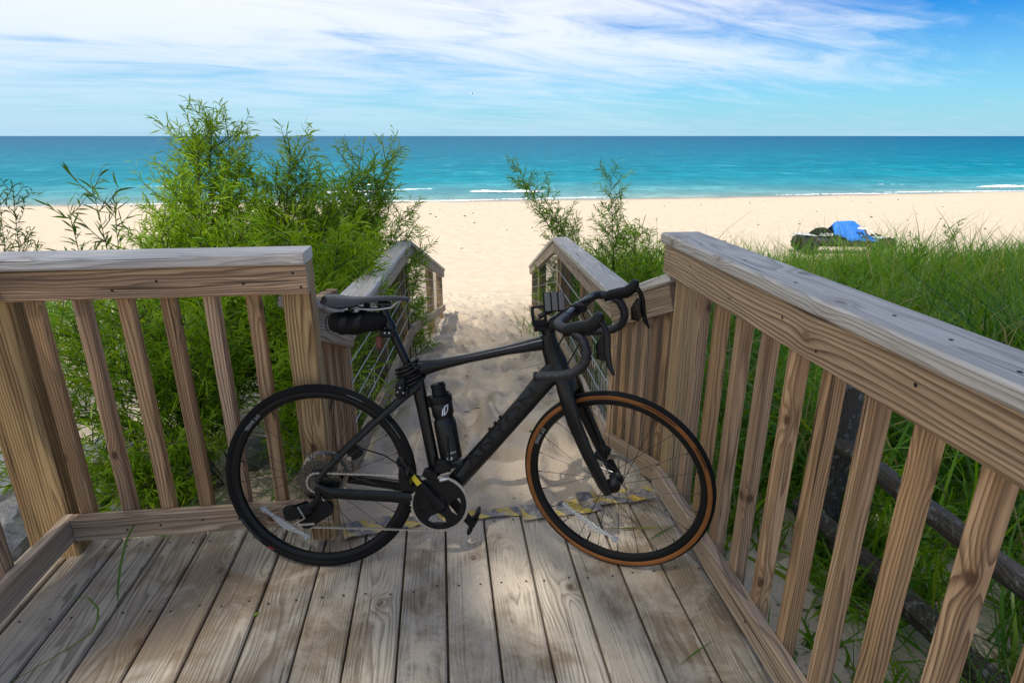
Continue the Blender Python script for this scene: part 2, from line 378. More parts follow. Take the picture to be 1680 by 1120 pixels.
for k in range(26): dent(1.0+.9*fp.random(), .6+1.9*fp.random(), .05+.03*fp.random(), .08+.06*fp.random(), fp.normal(0, 1.5), .008+.014*fp.random())
ny, nx = GX.shape
idx = np.arange(ny*nx).reshape(ny, nx)
FQ = np.stack([idx[:-1,:-1], idx[:-1,1:], idx[1:,1:], idx[1:,:-1]], -1).reshape(-1, 4)

m_sand, nt, p, out = new_mat('dune_sand')
geo = nt.nodes.new('ShaderNodeNewGeometry'); P_ = geo.outputs['Position']; s = nt.nodes.new('ShaderNodeSeparateXYZ'); nt.links.new(P_, s.inputs[0])
g1 = NOISE(nt, P_, 3.0, 6, .6); g2 = NOISE(nt, P_, 260, 2, .7); g3 = NOISE(nt, P_, 45, 3, .6)
c = MIX(nt, MR(nt, g1, .3, .7), (.50,.410,.300), (.60,.505,.385)); c = MIX(nt, MR(nt, g2, .3, .75, 0, .28), c, (.25,.19,.13))
vo = nt.nodes.new('ShaderNodeTexVoronoi'); vo.inputs['Scale'].default_value = 17; nt.links.new(P_, vo.inputs['Vector'])
deb = M(nt, 'MULTIPLY', MR(nt, vo.outputs['Distance'], .10, .16, 1, 0), MR(nt, NOISE(nt, P_, 1.3, 3, .6), .50, .60))
c = MIX(nt, M(nt, 'MULTIPLY', deb, .75), c, (.05,.038,.025))
wet = MR(nt, M(nt, 'ADD', s.outputs[2], M(nt, 'MULTIPLY', M(nt, 'SUBTRACT', NOISE(nt, XYZ(nt, M(nt, 'MULTIPLY', s.outputs[0], .12), M(nt, 'MULTIPLY', s.outputs[1], .5), 0.0), 1.0, 3), .5), .16)), -2.50, -2.43, 1.0, 0.0)
c = MIX(nt, M(nt, 'MULTIPLY', wet, .62), c, (.17,.115,.07)); nt.links.new(c, p.inputs['Base Color'])
nt.links.new(MR(nt, wet, 0, 1, .92, .35), p.inputs['Roughness']); setp(p, Specular_IOR_Level=.25)
bump(nt, p, M(nt, 'ADD', M(nt, 'MULTIPLY', g2, .35), M(nt, 'ADD', M(nt, 'MULTIPLY', g3, 1.0), M(nt, 'MULTIPLY', NOISE(nt, P_, 16, 4, .6), 1.8))), .8, .008)
ground = link('ground', big_mesh('ground', np.stack([GX.ravel(), GY.ravel(), GZ.ravel()], 1), FQ, m_sand, True)); tag(ground, kind='structure')

# ------------------------------------------------------------------ lake
m_wat, nt, p, out = new_mat('lake_water')
geo = nt.nodes.new('ShaderNodeNewGeometry'); P_ = geo.outputs['Position']; s = nt.nodes.new('ShaderNodeSeparateXYZ'); nt.links.new(P_, s.inputs[0])
bars = NOISE(nt, XYZ(nt, M(nt, 'MULTIPLY', s.outputs[0], .02), M(nt, 'MULTIPLY', s.outputs[1], .11), 0.0), 1.0, 4, .55)
off = M(nt, 'MAXIMUM', M(nt, 'SUBTRACT', s.outputs[1], 38.6), .3)
lg = M(nt, 'DIVIDE', M(nt, 'LOGARITHM', off, 10.0), 3.2)
lg = M(nt, 'ADD', lg, M(nt, 'MULTIPLY', M(nt, 'SUBTRACT', bars, .5), .16))
cr = nt.nodes.new('ShaderNodeValToRGB'); nt.links.new(lg, cr.inputs[0]); e = cr.color_ramp.elements
stops = [(.0,(.34,.37,.30)),(.18,(.20,.34,.33)),(.31,(.085,.29,.325)),(.42,(.008,.235,.300)),(.55,(.000,.185,.265)),(.70,(.000,.130,.225)),(.95,(.000,.088,.190))]
e[0].position, e[0].color = stops[0][0], (*stops[0][1], 1); e[1].position, e[1].color = stops[-1][0], (*stops[-1][1], 1)
for q, cc in stops[1:-1]: k = e.new(q); k.color = (*cc, 1)
rip = NOISE(nt, XYZ(nt, M(nt, 'MULTIPLY', s.outputs[0], .55), M(nt, 'MULTIPLY', s.outputs[1], 1.2), 0.0), .8, 6, .68, .3)
rp2 = NOISE(nt, XYZ(nt, M(nt, 'MULTIPLY', s.outputs[0], .06), M(nt, 'MULTIPLY', s.outputs[1], .22), 3.0), 1.0, 6, .66, .3)
rp3 = NOISE(nt, XYZ(nt, M(nt, 'MULTIPLY', s.outputs[0], .30), M(nt, 'MULTIPLY', s.outputs[1], .16), 9.0), 1.0, 5, .7, .2)
rp4 = NOISE(nt, XYZ(nt, M(nt, 'MULTIPLY', s.outputs[0], .10), M(nt, 'MULTIPLY', s.outputs[1], .035), 5.0), 1.0, 5, .7, .2)
wc = MIX(nt, MR(nt, rp2, .44, .60, 0, .60), cr.outputs[0], MIX(nt, .5, cr.outputs[0], (.004,.075,.12)))
wc = MIX(nt, MR(nt, rip, .45, .62, 0, .60), wc, MIX(nt, .55, cr.outputs[0], (.003,.055,.09)))
wc = MIX(nt, MR(nt, rp3, .46, .60, 0, .55), wc, MIX(nt, .5, cr.outputs[0], (.002,.05,.085)))
wc = MIX(nt, MR(nt, rp3, .44, .34, 0, .35), wc, MIX(nt, .65, cr.outputs[0], (.16,.42,.45)))
wc = MIX(nt, MR(nt, rp4, .47, .62, 0, .45), wc, MIX(nt, .5, cr.outputs[0], (.002,.05,.10)))
nt.links.new(wc, p.inputs['Base Color']); setp(p, Roughness=.34, Specular_IOR_Level=.05, IOR=1.10)
bump(nt, p, M(nt, 'ADD', rip, M(nt, 'MULTIPLY', rp2, 2.0)), .8, .20)
wx = axis([(-8000,-2000,1500),(-2000,-300,170),(-300,-60,12),(-60,70,.8),(70,300,12),(300,2000,170),(2000,8000,1500)])
wy = axis([(38,56,.16),(56,90,.6),(90,200,4),(200,800,60),(800,3000,400),(3000,15000,3000)])
WX, WY = np.meshgrid(wx, wy)
dist = np.maximum(WY-40, 0); swell = np.where(WY < 200, np.sin((WY + 2.2*fbm(WX*.05, WY*.05, 2, 3))*1.05)*.05*ss(41, 46, WY)*ss(200, 90, WY), 0)
WZ = -2.6 + swell + .05*fbm(WX*.35, WY*1.3, 3, 9)*ss(40, 44, WY)*ss(150, 70, WY)
i2 = np.arange(WX.size).reshape(WX.shape)
water = link('water', big_mesh('water', np.stack([WX.ravel(), WY.ravel(), WZ.ravel()], 1), np.stack([i2[:-1,:-1], i2[:-1,1:], i2[1:,1:], i2[1:,:-1]], -1).reshape(-1, 4), m_wat, True)); tag(water, kind='structure')

m_foam = plain('lake_foam', (.78,.80,.80), .8, 0, .2, .08, 6)
def breaker(x0, x1, y0, h, wd, seed, name, label):
    n = max(12, int((x1-x0)/.12)); xs = np.linspace(x0, x1, n); rg = np.random.default_rng(seed)
    yy = y0 + .9*fbm(xs*.12, xs*0+seed, 3, seed); e_ = np.clip(np.minimum(xs-x0, x1-xs)/(.18*(x1-x0)), 0, 1)**.7
    a = h*e_*(.35 + 1.1*np.clip(fbm(xs*.55, xs*0+2, 4, seed+1)+.5, 0, 1)); b = wd*e_*(.3+1.2*np.clip(fbm(xs*.45, xs*0+5, 4, seed+2)+.5, 0, 1)) + .02
    sec = [(-1.0,-.10),(-.55,.45),(-.1,1.0),(.3,.72),(.65,.30),(1.0,-.10)]
    V = np.stack([np.stack([xs, yy + q*b + .03*rg.normal(size=n), -2.6 + zz*a + .012*rg.normal(size=n)], 1) for q, zz in sec], 1).reshape(-1, 3)
    k = len(sec); F = [[i*k+j, (i+1)*k+j, (i+1)*k+j+1, i*k+j+1] for i in range(n-1) for j in range(k-1)]
    o = link(name, big_mesh(name, V, F, m_foam, True)); tag(o, label, None, None, 'stuff'); return o
breaker(-9.5, -.2, 48.2, .15, .38, 1, 'breaking_wave', 'long white breaking wave behind the willow bushes')
breaker(2.2, 8.0, 46.6, .12, .32, 2, 'breaking_wave', 'short white breaking wave between the two arching willows')
breaker(44, 62, 46.2, .24, .5, 3, 'breaking_wave', 'white breaker rolling in at the far right of the shore')
rgw = np.random.default_rng(91)
for i in range(5):
    x0 = rgw.uniform(-30, 50); yy = rgw.choice([43.2, 45.2, 49.5, 54.0]) + rgw.uniform(-.5, .5); ln = rgw.uniform(1.0, 5.5)
    breaker(x0, x0+ln, yy, .05+.04*rgw.random(), .10+.07*rgw.random(), 40+i, 'breaking_wave', 'small curl of foam on the shallow lake water')
for i, (a, b, yy) in enumerate([(-24,-9,40.7),(4.0,11.5,40.9),(24,34,41.7),(33,47,42.6),(-9,4,40.8),(46,60,43.3)]):
    breaker(a, b, yy, .035, .22, 10+i, 'foam_edge', 'thin white foam line lapping at the sand')

# ------------------------------------------------------------------ deck
DECK_Y = 2.02
deck = empty('wooden_deck', (-.2, .6, 0), 'weathered grey plank deck dusted with sand, the bicycle standing on it', 'deck')
edges = [-1.352,-1.205,-1.058,-.911,-.764,-.617,-.462,-.3185,-.1705,-.0263,.1211,.2654,.4128,.5652,.7126,.872]
sp = []
for i in range(len(edges)-1):
    a, b = edges[i]+.0036, edges[i+1]-.0036; dzr = random.uniform(-.002, .0015)
    xm = (a+b)/2; tilt = random.uniform(-.006, .006)
    board('plank', (xm, -1.3, -.019+dzr), (xm, DECK_Y + random.uniform(-.008, .006), -.019+dzr), b-a, .038, W_DECK, deck, up=(tilt, 0, 1), ch=.0045)
    for yy in (-.2, .42, 1.03, 1.62, 1.96):
        for q in (.22, .78): sp.append(((a+(b-a)*q+random.uniform(-.006,.006), yy+random.uniform(-.012,.012), .0015), (0,0,1)))
board('plank', (-1.44, -1.3, -.021), (-1.44, DECK_Y-.01, -.021), .16, .038, W_DECK, deck)
board('plank', (.915, -1.3, -.062), (.915, DECK_Y, -.062), .078, .038, W_DECK, deck)
for yy in (-.2, .42, 1.03, 1.62, 1.96): board('joist', (-1.5, yy, -.112), (.87, yy, -.112), .038, .14, W_RAILG, deck)
board('rim_joist', (.935, -1.3, -.18), (.935, DECK_Y-.03, -.18), .038, .19, W_RAILG, deck)
board('rim_joist', (-1.5, 1.998, -.135), (-.47, 1.998, -.135), .036, .18, W_RAILG, deck)
for xx in (-1.4, .85):
    for yy in (.6, 1.9): board('support_post', (xx, yy, -.75), (xx, yy, -.2), .089, .089, W_POST, deck, up=(0,1,0))
screws(sp, deck, .0042)

# ------------------------------------------------------------------ left deck railing
lr = empty('deck_railing', (-.9, 1.93, 0), 'timber deck railing along the left front edge, in front of the willows', 'railing')
board('top_cap', (-1.47, 1.932, 1.047), (-.418, 1.932, 1.047), .14, .037, W_CAP, lr, ch=.006, c0=0.85)
board('upper_rail', (-1.31, 1.909, .978), (-.421, 1.909, .978), .037, .092, W_RAIL, lr)
board('bottom_rail', (-1.283, 1.909, .130), (-.438, 1.909, .130), .037, .089, W_RAILG, lr, c1=-.6)
board('corner_post', (-1.385, 1.975, -.62), (-1.385, 1.975, 1.027), .150, .092, W_POST, lr, up=(0,1,0), ch=.005)
board('end_post', (-.467, 1.974, -.62), (-.467, 1.974, 1.027), .089, .089, W_POST, lr, up=(0,1,0), ch=.005)
b0 = board('baluster', (-.603, 1.949, .07), (-.603, 1.949, 1.022), .041, .041, W_RAIL, lr, up=(0,1,0))
def copy_obj(o, dx, parent=None):
    c_ = o.copy(); C.objects.link(c_); c_.location = o.location + Vector(dx)
    if parent: c_.parent = parent
    return c_
for xx in (-.731, -.859, -.987, -1.115, -1.252): copy_obj(b0, (xx+.603, 0, random.uniform(-.004, .004)))
screws([((x_, 1.8900, z_), (0,-1,0)) for x_, z_ in [(-.44,.955),(-.46,1.0),(-.61,.97),(-.86,.985),(-.99,.96),(-.62,.125),(-.86,.14),(-1.11,.12),(-1.0,.13),(-.74,.135)]], lr, .0045)
# left side railing, running back past the camera
ls = empty('deck_railing', (-1.31, .9, 0), 'timber railing along the left side of the deck, mostly cut off by the frame edge', 'railing')
board('top_cap', (-1.40, -1.2, 1.0462), (-1.40, 1.872, 1.0462), .14, .037, W_CAP, ls, ch=.006)
board('upper_rail', (-1.329, -1.2, .978), (-1.329, 1.905, .978), .037, .092, W_RAIL, ls)
board('bottom_rail', (-1.304, -1.2, .130), (-1.304, 1.925, .130), .037, .089, W_RAILG, ls)
bs = board('baluster', (-1.347, 1.66, .07), (-1.347, 1.66, 1.022), .041, .041, W_RAIL, ls, up=(0,1,0))
for yy in (1.52, 1.38, 1.24): copy_obj(bs, (0, yy-1.66, 0))

# ------------------------------------------------------------------ right deck railing
rr = empty('deck_railing', (.85, 1.0, 0), 'long timber railing on the right, its broad grey cap running towards the viewer', 'railing')
board('top_cap', (.884, -1.0, 1.043), (.884, 2.16, 1.043), .148, .039, W_CAP, rr, ch=.006)
W_FACE = wood('figured_rail_wood', (.64,.420,.220), (.20,.088,.028), (.52,.45,.36), .16, ring=.0115, heart=.5, contrast=1.15, rough=.62, knots=.5)
board('upper_rail', (.849, -1.0, .965), (.849, 2.165, .965), .037, .112, W_FACE, rr)
board('bottom_rail', (.851, -1.0, .069), (.851, 2.10, .069), .038, .088, W_RAILG, rr)
board('end_post', (.914, 2.085, -.6), (.914, 2.085, 1.023), .089, .089, W_POST, rr, up=(0,1,0), ch=.005)
rb = board('baluster', (.8895, 1.916, .02), (.8895, 1.916, 1.020), .041, .041, W_RAIL, rr, up=(0,1,0))
for yy in (1.77,1.625,1.479,1.336,1.192,1.048,.907,.761,.617,.473,.33,.187): copy_obj(rb, (0, yy-1.916+random.uniform(-.004,.004), random.uniform(-.01, .004)))
scr = [((.8300, y_, z_), (-1,0,0)) for y_, z_ in [(2.11,.985),(2.13,.93),(1.92,.985),(1.62,.95),(1.34,.975),(1.19,.94),(.9,.98)]] + [((.87+random.uniform(-.02,.03), y_, 1.0632), (0,0,1)) for y_ in (2.05,1.9,1.62,1.34,1.05,.9,.75)] + [((.832, y_, .07), (-1,0,0)) for y_ in (1.9,1.6,1.3,1.05)]
screws(scr, rr, .0045)

# ------------------------------------------------------------------ railings down the sandy path
def lerp(a, b, t): return Vector(a)*(1-t) + Vector(b)*t
def wire_panel(root, a0, a1, h_lo, h_hi, nh, out, ext, name='wire_mesh'):
    """a0/a1: plan ends; h_lo/h_hi: (z at a0, z at a1) for lowest and highest wire"""
    mb = MB(); a0, a1 = Vector((*a0, 0)), Vector((*a1, 0)); off = root.location
    for k in range(nh):
        t = k/(nh-1); z0 = h_lo[0]*(1-t)+h_hi[0]*t; z1 = h_lo[1]*(1-t)+h_hi[1]*t
        pts = [lerp(a0, a1, q/4) + Vector((0,0, z0*(1-q/4)+z1*q/4 - .004*math.sin(q*math.pi/4))) + out - off for q in range(5)]
        mb.tube(pts, .0028, 5, 0)
    n = int((a1-a0).length/.075)
    for i in range(n+1):
        t = i/n; b = lerp(a0, a1, t) + out*1.35 - off
        mb.tube([b + Vector((0,0,h_lo[0]*(1-t)+h_lo[1]*t-ext)), b + Vector((0,0,h_hi[0]*(1-t)+h_hi[1]*t))], .0017, 4, 1)
    o = mb.obj(name, [WIRE, WIRE_D], root, True); o['kind'] = 'stuff'; return o
def side_rails(sgn, T0, T1, K, E_, lab_t, lab_w):
    """sgn -1 left, +1 right. T0-T1 picket piece by the deck, T1-K level wire piece, K-E_ steep piece; inner face lines (x, y) with z of cap top"""
    o_ = Vector((sgn, 0, 0))
    pk = empty('stair_railing', (*T0[:2], 0), lab_t, 'railing')
    a, b = Vector(T0[:3]), Vector(T1[:3]); d = (b-a).normalized(); n = Vector((sgn*abs(d.y), -sgn*d.x*(1 if d.y > 0 else -1), 0)).normalized()
    cap_w = .135
    board('top_cap', a + n*.055 - Vector((0,0,.019)), b + n*.055 - Vector((0,0,.019)) + d*.03, cap_w, .037, W_CAP, pk, ch=.005)
    board('upper_rail', a + n*.018 - Vector((0,0,.097)), b + n*.018 - Vector((0,0,.097)), .036, .115, W_RAILG, pk)
    la, lb = T0[3], T1[3]
    board('bottom_rail', Vector((a.x, a.y, la-.045)) + n*.018, Vector((b.x, b.y, lb-.045)) + n*.018, .036, .088, W_RAILG, pk)
    nb = 5; first = None
    for i in range(nb):
        t = (i+.85)/(nb+.7); c_ = lerp(a, b, t) + n*.058; zt = lerp(a, b, t).z
        zb = la*(1-t)+lb*t - .10
        first = board('baluster', (c_.x, c_.y, zb), (c_.x, c_.y, zb+.80), .041, .041, W_RAIL, pk, up=n)
    board('end_post', Vector((b.x, b.y, -.6)) + n*.068 + d*.02, Vector((b.x, b.y, T1[2]-.045)) + n*.068 + d*.02, .066, .066, W_RAIL, pk, up=n)
    wr = empty('wire_railing', (*T1[:2], 0), lab_w, 'railing')
    a, b = Vector(T1[:3]) + Vector((0,0,.012)), Vector(K[:3]); d = (b-a).normalized(); n = Vector((sgn*abs(d.y), -sgn*d.x, 0)).normalized()
    m1 = lerp(a, b, .56)
    board('top_cap', a + n*.055 - Vector((0,0,.019)), m1 + n*.055 - Vector((0,0,.019)), .14, .037, W_CAP, wr, ch=.007)
    board('top_cap', m1 + n*.058 - Vector((0,0,.023)) + d*.004, b + n*.058 - Vector((0,0,.021)), .138, .037, W_CAP, wr, ch=.007)
    board('upper_rail', a + n*.018 - Vector((0,0,.087)), b + n*.018 - Vector((0,0,.087)), .036, .092, W_RAILG, wr)
    board('bottom_rail', Vector((a.x, a.y, T1[3]-.045)) + n*.018, Vector((b.x, b.y, K[3]-.045)) + n*.018, .036, .088, W_RAILG, wr)
    c_, e_ = Vector(K[:3]), Vector(E_[:3]); d2 = (e_-c_).normalized(); n2 = Vector((sgn*abs(d2.y), -sgn*d2.x, 0)).normalized()
    board('top_cap', c_ + n2*.055 - Vector((0,0,.023)), e_ + n2*.055 - Vector((0,0,.023)), .14, .037, W_CAP, wr, ch=.006)
    board('upper_rail', c_ + n2*.018 - Vector((0,0,.092)), e_ + n2*.018 - Vector((0,0,.092)), .036, .092, W_RAILG, wr)
    board('bottom_rail', Vector((c_.x, c_.y, K[3]-.045)) + n2*.018, Vector((e_.x, e_.y, E_[3]-.045)) + n2*.018, .036, .09, W_RAILG, wr)
    def post(P, zt, nn, w_=.089): board('post', Vector((P.x, P.y, ground_z(P.x, P.y)-.5)) + nn*.081, Vector((P.x, P.y, zt)) + nn*.081, w_, .089, W_POST, wr, up=nn)
    post(b, b.z-.04, n); post(lerp(a, b, .90), lerp(a, b, .9).z-.042, n, .06)
    mid = lerp(c_, e_, .60); post(mid, mid.z-.042, n2); post(e_ - d2*.05, e_.z-.03, n2)
    post(lerp(a, b, .45), lerp(a, b, .45).z-.042, n, .05)
    wire_panel(wr, a.xy, b.xy, (T1[3]-.01, K[3]-.01), (a.z-.15, b.z-.15), 6, n*.030, .42)
    wire_panel(wr, c_.xy, e_.xy, (K[3]-.01, E_[3]-.01), (c_.z-.15, e_.z-.15), 6, n2*.030, .42)
    screws([((lerp(a, b, t) - Vector((0,0,.080+random.uniform(-.02,.02))) - n*.0006), -n) for t in (.04,.12,.45,.88,.97)], wr, .004)
    return pk, wr
side_rails(-1, (-.447,2.066,.880,.150), (-.384,2.49,.700,.105), (-.262,5.12,.570,-.170), (.022,9.22,-.535,-1.115),
           'short sloping picket railing beside the left end post, under the saddle', 'wire mesh railing with timber cap on the left of the sand path')
side_rails(1, (.862,2.145,.915,.090), (.757,2.575,.725,.022), (.963,5.14,.575,-.170), (1.30,8.85,-.440,-1.06),
           'short sloping picket railing on the right behind the front wheel', 'wire mesh railing with timber cap on the right of the sand path')

# ------------------------------------------------------------------ old fence below the deck
of = empty('old_fence', (1.70, 2.2, -.4), 'dark weathered split rail fence standing in the grass beyond the right railing', 'fence')
def rough_log(name, pts, r, root, seed, flat=1.0):
    n = 14; V = []; rg = np.random.default_rng(seed); K_ = 18; prof = 1 + .13*rg.normal(size=n); P0 = [Vector(p) for p in pts]
    cl_ = []
    for i in range(K_+1):
        t = i/K_*(len(P0)-1); j = min(int(t), len(P0)-2); cl_.append(lerp(P0[j], P0[j+1], t-j) + Vector(rg.normal(size=3)*.004))
    x = (P0[-1]-P0[0]).normalized(); a = x.orthogonal().normalized(); b = x.cross(a); ln = (P0[-1]-P0[0]).length
    mid = (P0[0]+P0[-1])/2
    for i in range(K_+1):
        for j in range(n):
            an = 2*math.pi*j/n; rr_ = r*prof[j]*(1+.05*rg.normal())
            q = cl_[i] + a*(rr_*math.cos(an)*flat) + b*(rr_*math.sin(an)); q -= mid
            V.append((q.dot(x), q.dot(a), q.dot(b)))
    F = [(i*n+j, i*n+(j+1) % n, (i+1)*n+(j+1) % n, (i+1)*n+j) for i in range(K_) for j in range(n)] + [tuple(reversed(range(n))), tuple(range(K_*n, K_*n+n))]
    mb = MB(); mb.add(V, F); o = mb.obj(name, W_OLD, root, True, 35)
    Mx = Matrix((x, a, b)).transposed().to_4x4(); Mx.translation = mid - root.location; o.matrix_basis = Mx; return o
rough_log('post', [(1.70,2.19,-1.0),(1.705,2.185,.40)], .060, of, 1)
rough_log('rail', [(1.69,2.26,.135),(1.73,1.3,.10),(1.74,-.6,.04)], .050, of, 2, .8)
rough_log('rail', [(1.64,2.26,-.24),(1.72,1.3,-.27),(1.74,-.6,-.30)], .055, of, 3, .8)

# ------------------------------------------------------------------ hazard tape on the deck edge
m_tape, nt, p, out = new_mat('hazard_tape'); tcn = nt.nodes.new('ShaderNodeTexCoord'); s = nt.nodes.new('ShaderNodeSeparateXYZ'); nt.links.new(tcn.outputs['UV'], s.inputs[0])
st = M(nt, 'FRACT', M(nt, 'ADD', M(nt, 'MULTIPLY', s.outputs[0], 1.0), M(nt, 'MULTIPLY', s.outputs[1], .55)))
sm = MR(nt, M(nt, 'PINGPONG', st, .5), .22, .24); oc = tcn.outputs['Object']
dirt = MR(nt, NOISE(nt, oc, 26, 8, .75), .42, .60, .12, .95)
tcol = MIX(nt, sm, (.62,.42,.015), (.13,.135,.145)); tcol = MIX(nt, M(nt, 'MULTIPLY', dirt, .8), tcol, (.46,.39,.30))
nt.links.new(tcol, p.inputs['Base Color']); setp(p, Roughness=.55)
def tape(a, b, wd, seed, label, h=.02, fold=0.0):
    rg = np.random.default_rng(seed); a, b = Vector(a), Vector(b); d = b-a; n = max(8, int(d.length/.016)); y = Vector((-d.y, d.x, 0)).normalized(); V = []; UV = []
    for i in range(n+1):
        t = i/n
        for j in range(7):
            s_ = j/6-.5; zz = .0045 + h*max(0, .5*fbm(np.array(t*9.0+seed), np.array(s_*2.5), 3, seed)+.32)*(1-.5*abs(s_)) + (fold*max(0, (s_-.12))*1.1 if i % 9 < 6 else 0)
            q = a + d*t + y*(s_*wd*(1-.35*fold*8*max(0, s_)) + .010*float(vn(t*7+seed, 1.0, seed)))
            V.append((q.x-a.x, q.y-a.y, zz)); UV.append((t*d.length/.115, s_*wd/.06))
    F = [(i*7+j, (i+1)*7+j, (i+1)*7+j+1, i*7+j+1) for i in range(n) for j in range(6)]
    me = bpy.data.meshes.new('hazard_tape'); me.from_pydata(V, [], F); me.materials.append(m_tape); uv = me.uv_layers.new(name='uv')
    for lp in me.loops: uv.data[lp.index].uv = UV[lp.vertex_index]
    shade(me, False)
    o = link('hazard_tape', me, None, (a.x, a.y, .0)); md = o.modifiers.new('thickness', 'SOLIDIFY'); md.thickness = .0012
    return tag(o, label, 'tape', 'yellow and grey hazard tape along the deck edge')
tape((-.400,1.935,0),(-.125,1.990,0), .062, 1, 'crumpled hazard tape lying by the left end post, behind the rear wheel', .030, .05)
tape((-.13,1.985,0),(.30,2.005,0), .040, 2, 'dusty hazard tape lying between the cranks and the front wheel', .018, .03)
tape((.27,1.968,0),(.585,2.000,0), .060, 3, 'folded hazard tape under the front hub', .026, .06)
tape((.50,2.02,0),(.825,2.055,0), .060, 4, 'hazard tape bunched against the right bottom rail', .030, .06)

# ------------------------------------------------------------------ bicycle
RAD = .32
BK_A = R(7.2); LEAN = R(9.0)
bd = Vector((math.cos(BK_A), -math.sin(BK_A), 0)); bn = Vector((math.sin(BK_A), math.cos(BK_A), 0)); bu = Vector((0,0,1))*math.cos(LEAN) + bn*math.sin(LEAN); by = bn*math.cos(LEAN) - Vector((0,0,1))*math.sin(LEAN)
bike = empty('bicycle', (0,0,0), 'matt black drop bar gravel bicycle standing across the deck, tan front tyre sidewall', 'bicycle')
BM = Matrix((bd, by, bu)).transposed().to_4x4(); BM.translation = Vector((-.435, 1.772, .004)); bike.matrix_world = BM
def B(u, v, w_=0.0): return Vector((u, -w_, v + RAD))
STEER = R(-25)
HT = B(.756, .484); HA = Vector((-math.sin(R(20)), 0, math.cos(R(20))))
SM = Matrix.Translation(HT) @ Matrix.Rotation(STEER, 4, HA) @ Matrix.Translation(-HT)
K_FRAME = plain('matt_black_carbon', (.0040,.0046,.0058), .27, 0, .34, .25, 8)
K_GLOSS = plain('gloss_black_lettering', (.0026,.0028,.0034), .27, 0, .28, .1, 20)
K_BLACK = plain('black_plastic', (.0045,.0046,.005), .42, 0, .24, .2, 60)
K_RUB = plain('tyre_rubber', (.0085,.0082,.0078), .78, 0, .16, .3, 90, .3)
K_TAN = plain('tan_sidewall', (.225,.082,.020), .68, 0, .3, .14, 40)
K_RIM = plain('black_rim', (.0040,.0040,.0045), .34, 0, .26, .2, 20)
K_MET = plain('worn_steel', (.50,.48,.45), .34, 1.0, .5, .3, 180)
K_DMET = plain('dark_steel', (.07,.07,.07), .42, 1.0, .5, .3, 120)
K_TYPR = K_RUB
K_TYPG = plain('worn_tyre_print', (.085,.085,.085), .6, 0, .3, .9, 420)
K_WHITE = plain('white_print', (.72,.74,.75), .5, 0, .4, .05, 40)
K_GREYP = plain('grey_print', (.38,.40,.42), .5, 0, .4, .05, 40)
K_YEL = plain('yellow_sticker', (.62,.50,.03), .5, 0, .4, .08, 300)
K_RED = plain('red_print', (.42,.045,.02), .5, 0, .4, .08, 40)
K_TAPE = plain('bar_tape', (.008,.0085,.0105), .42, 0, .5, .3, 260, .5)
K_BAG = plain('bag_fabric', (.007,.007,.0075), .85, 0, .2, .35, 220, .5)
K_BROWN = plain('dark_red_plastic', (.10,.02,.015), .4, 0, .4, .2, 40)
m_refl, nt, p, out = new_mat('clear_reflector'); setp(p, Base_Color=(.80,.86,.88), Roughness=.18, Transmission_Weight=.80, IOR=1.45, Specular_IOR_Level=.7)
vo = nt.nodes.new('ShaderNodeTexVoronoi'); vo.inputs['Scale'].default_value = 240; tcn = nt.nodes.new('ShaderNodeTexCoord'); nt.links.new(tcn.outputs['Object'], vo.inputs['Vector']); bump(nt, p, vo.outputs['Distance'], .5, .002)

def text_mesh(body, size, font_extr=0.0):
    cu = bpy.data.curves.new('lettering', 'FONT'); cu.body = body; cu.size = size; cu.extrude = font_extr; cu.align_x = 'LEFT'; cu.resolution_u = 3
    ob = bpy.data.objects.new('lettering', cu); C.objects.link(ob); dg = bpy.context.evaluated_depsgraph_get(); dg.update()
    me = bpy.data.meshes.new_from_object(ob.evaluated_get(dg)); bpy.data.objects.remove(ob); bpy.data.curves.remove(cu)
    return me
def map_mesh(me, fn, mat):
    for v in me.vertices: v.co = fn(v.co.copy())
    me.materials.clear(); me.materials.append(mat); me.update(); return me

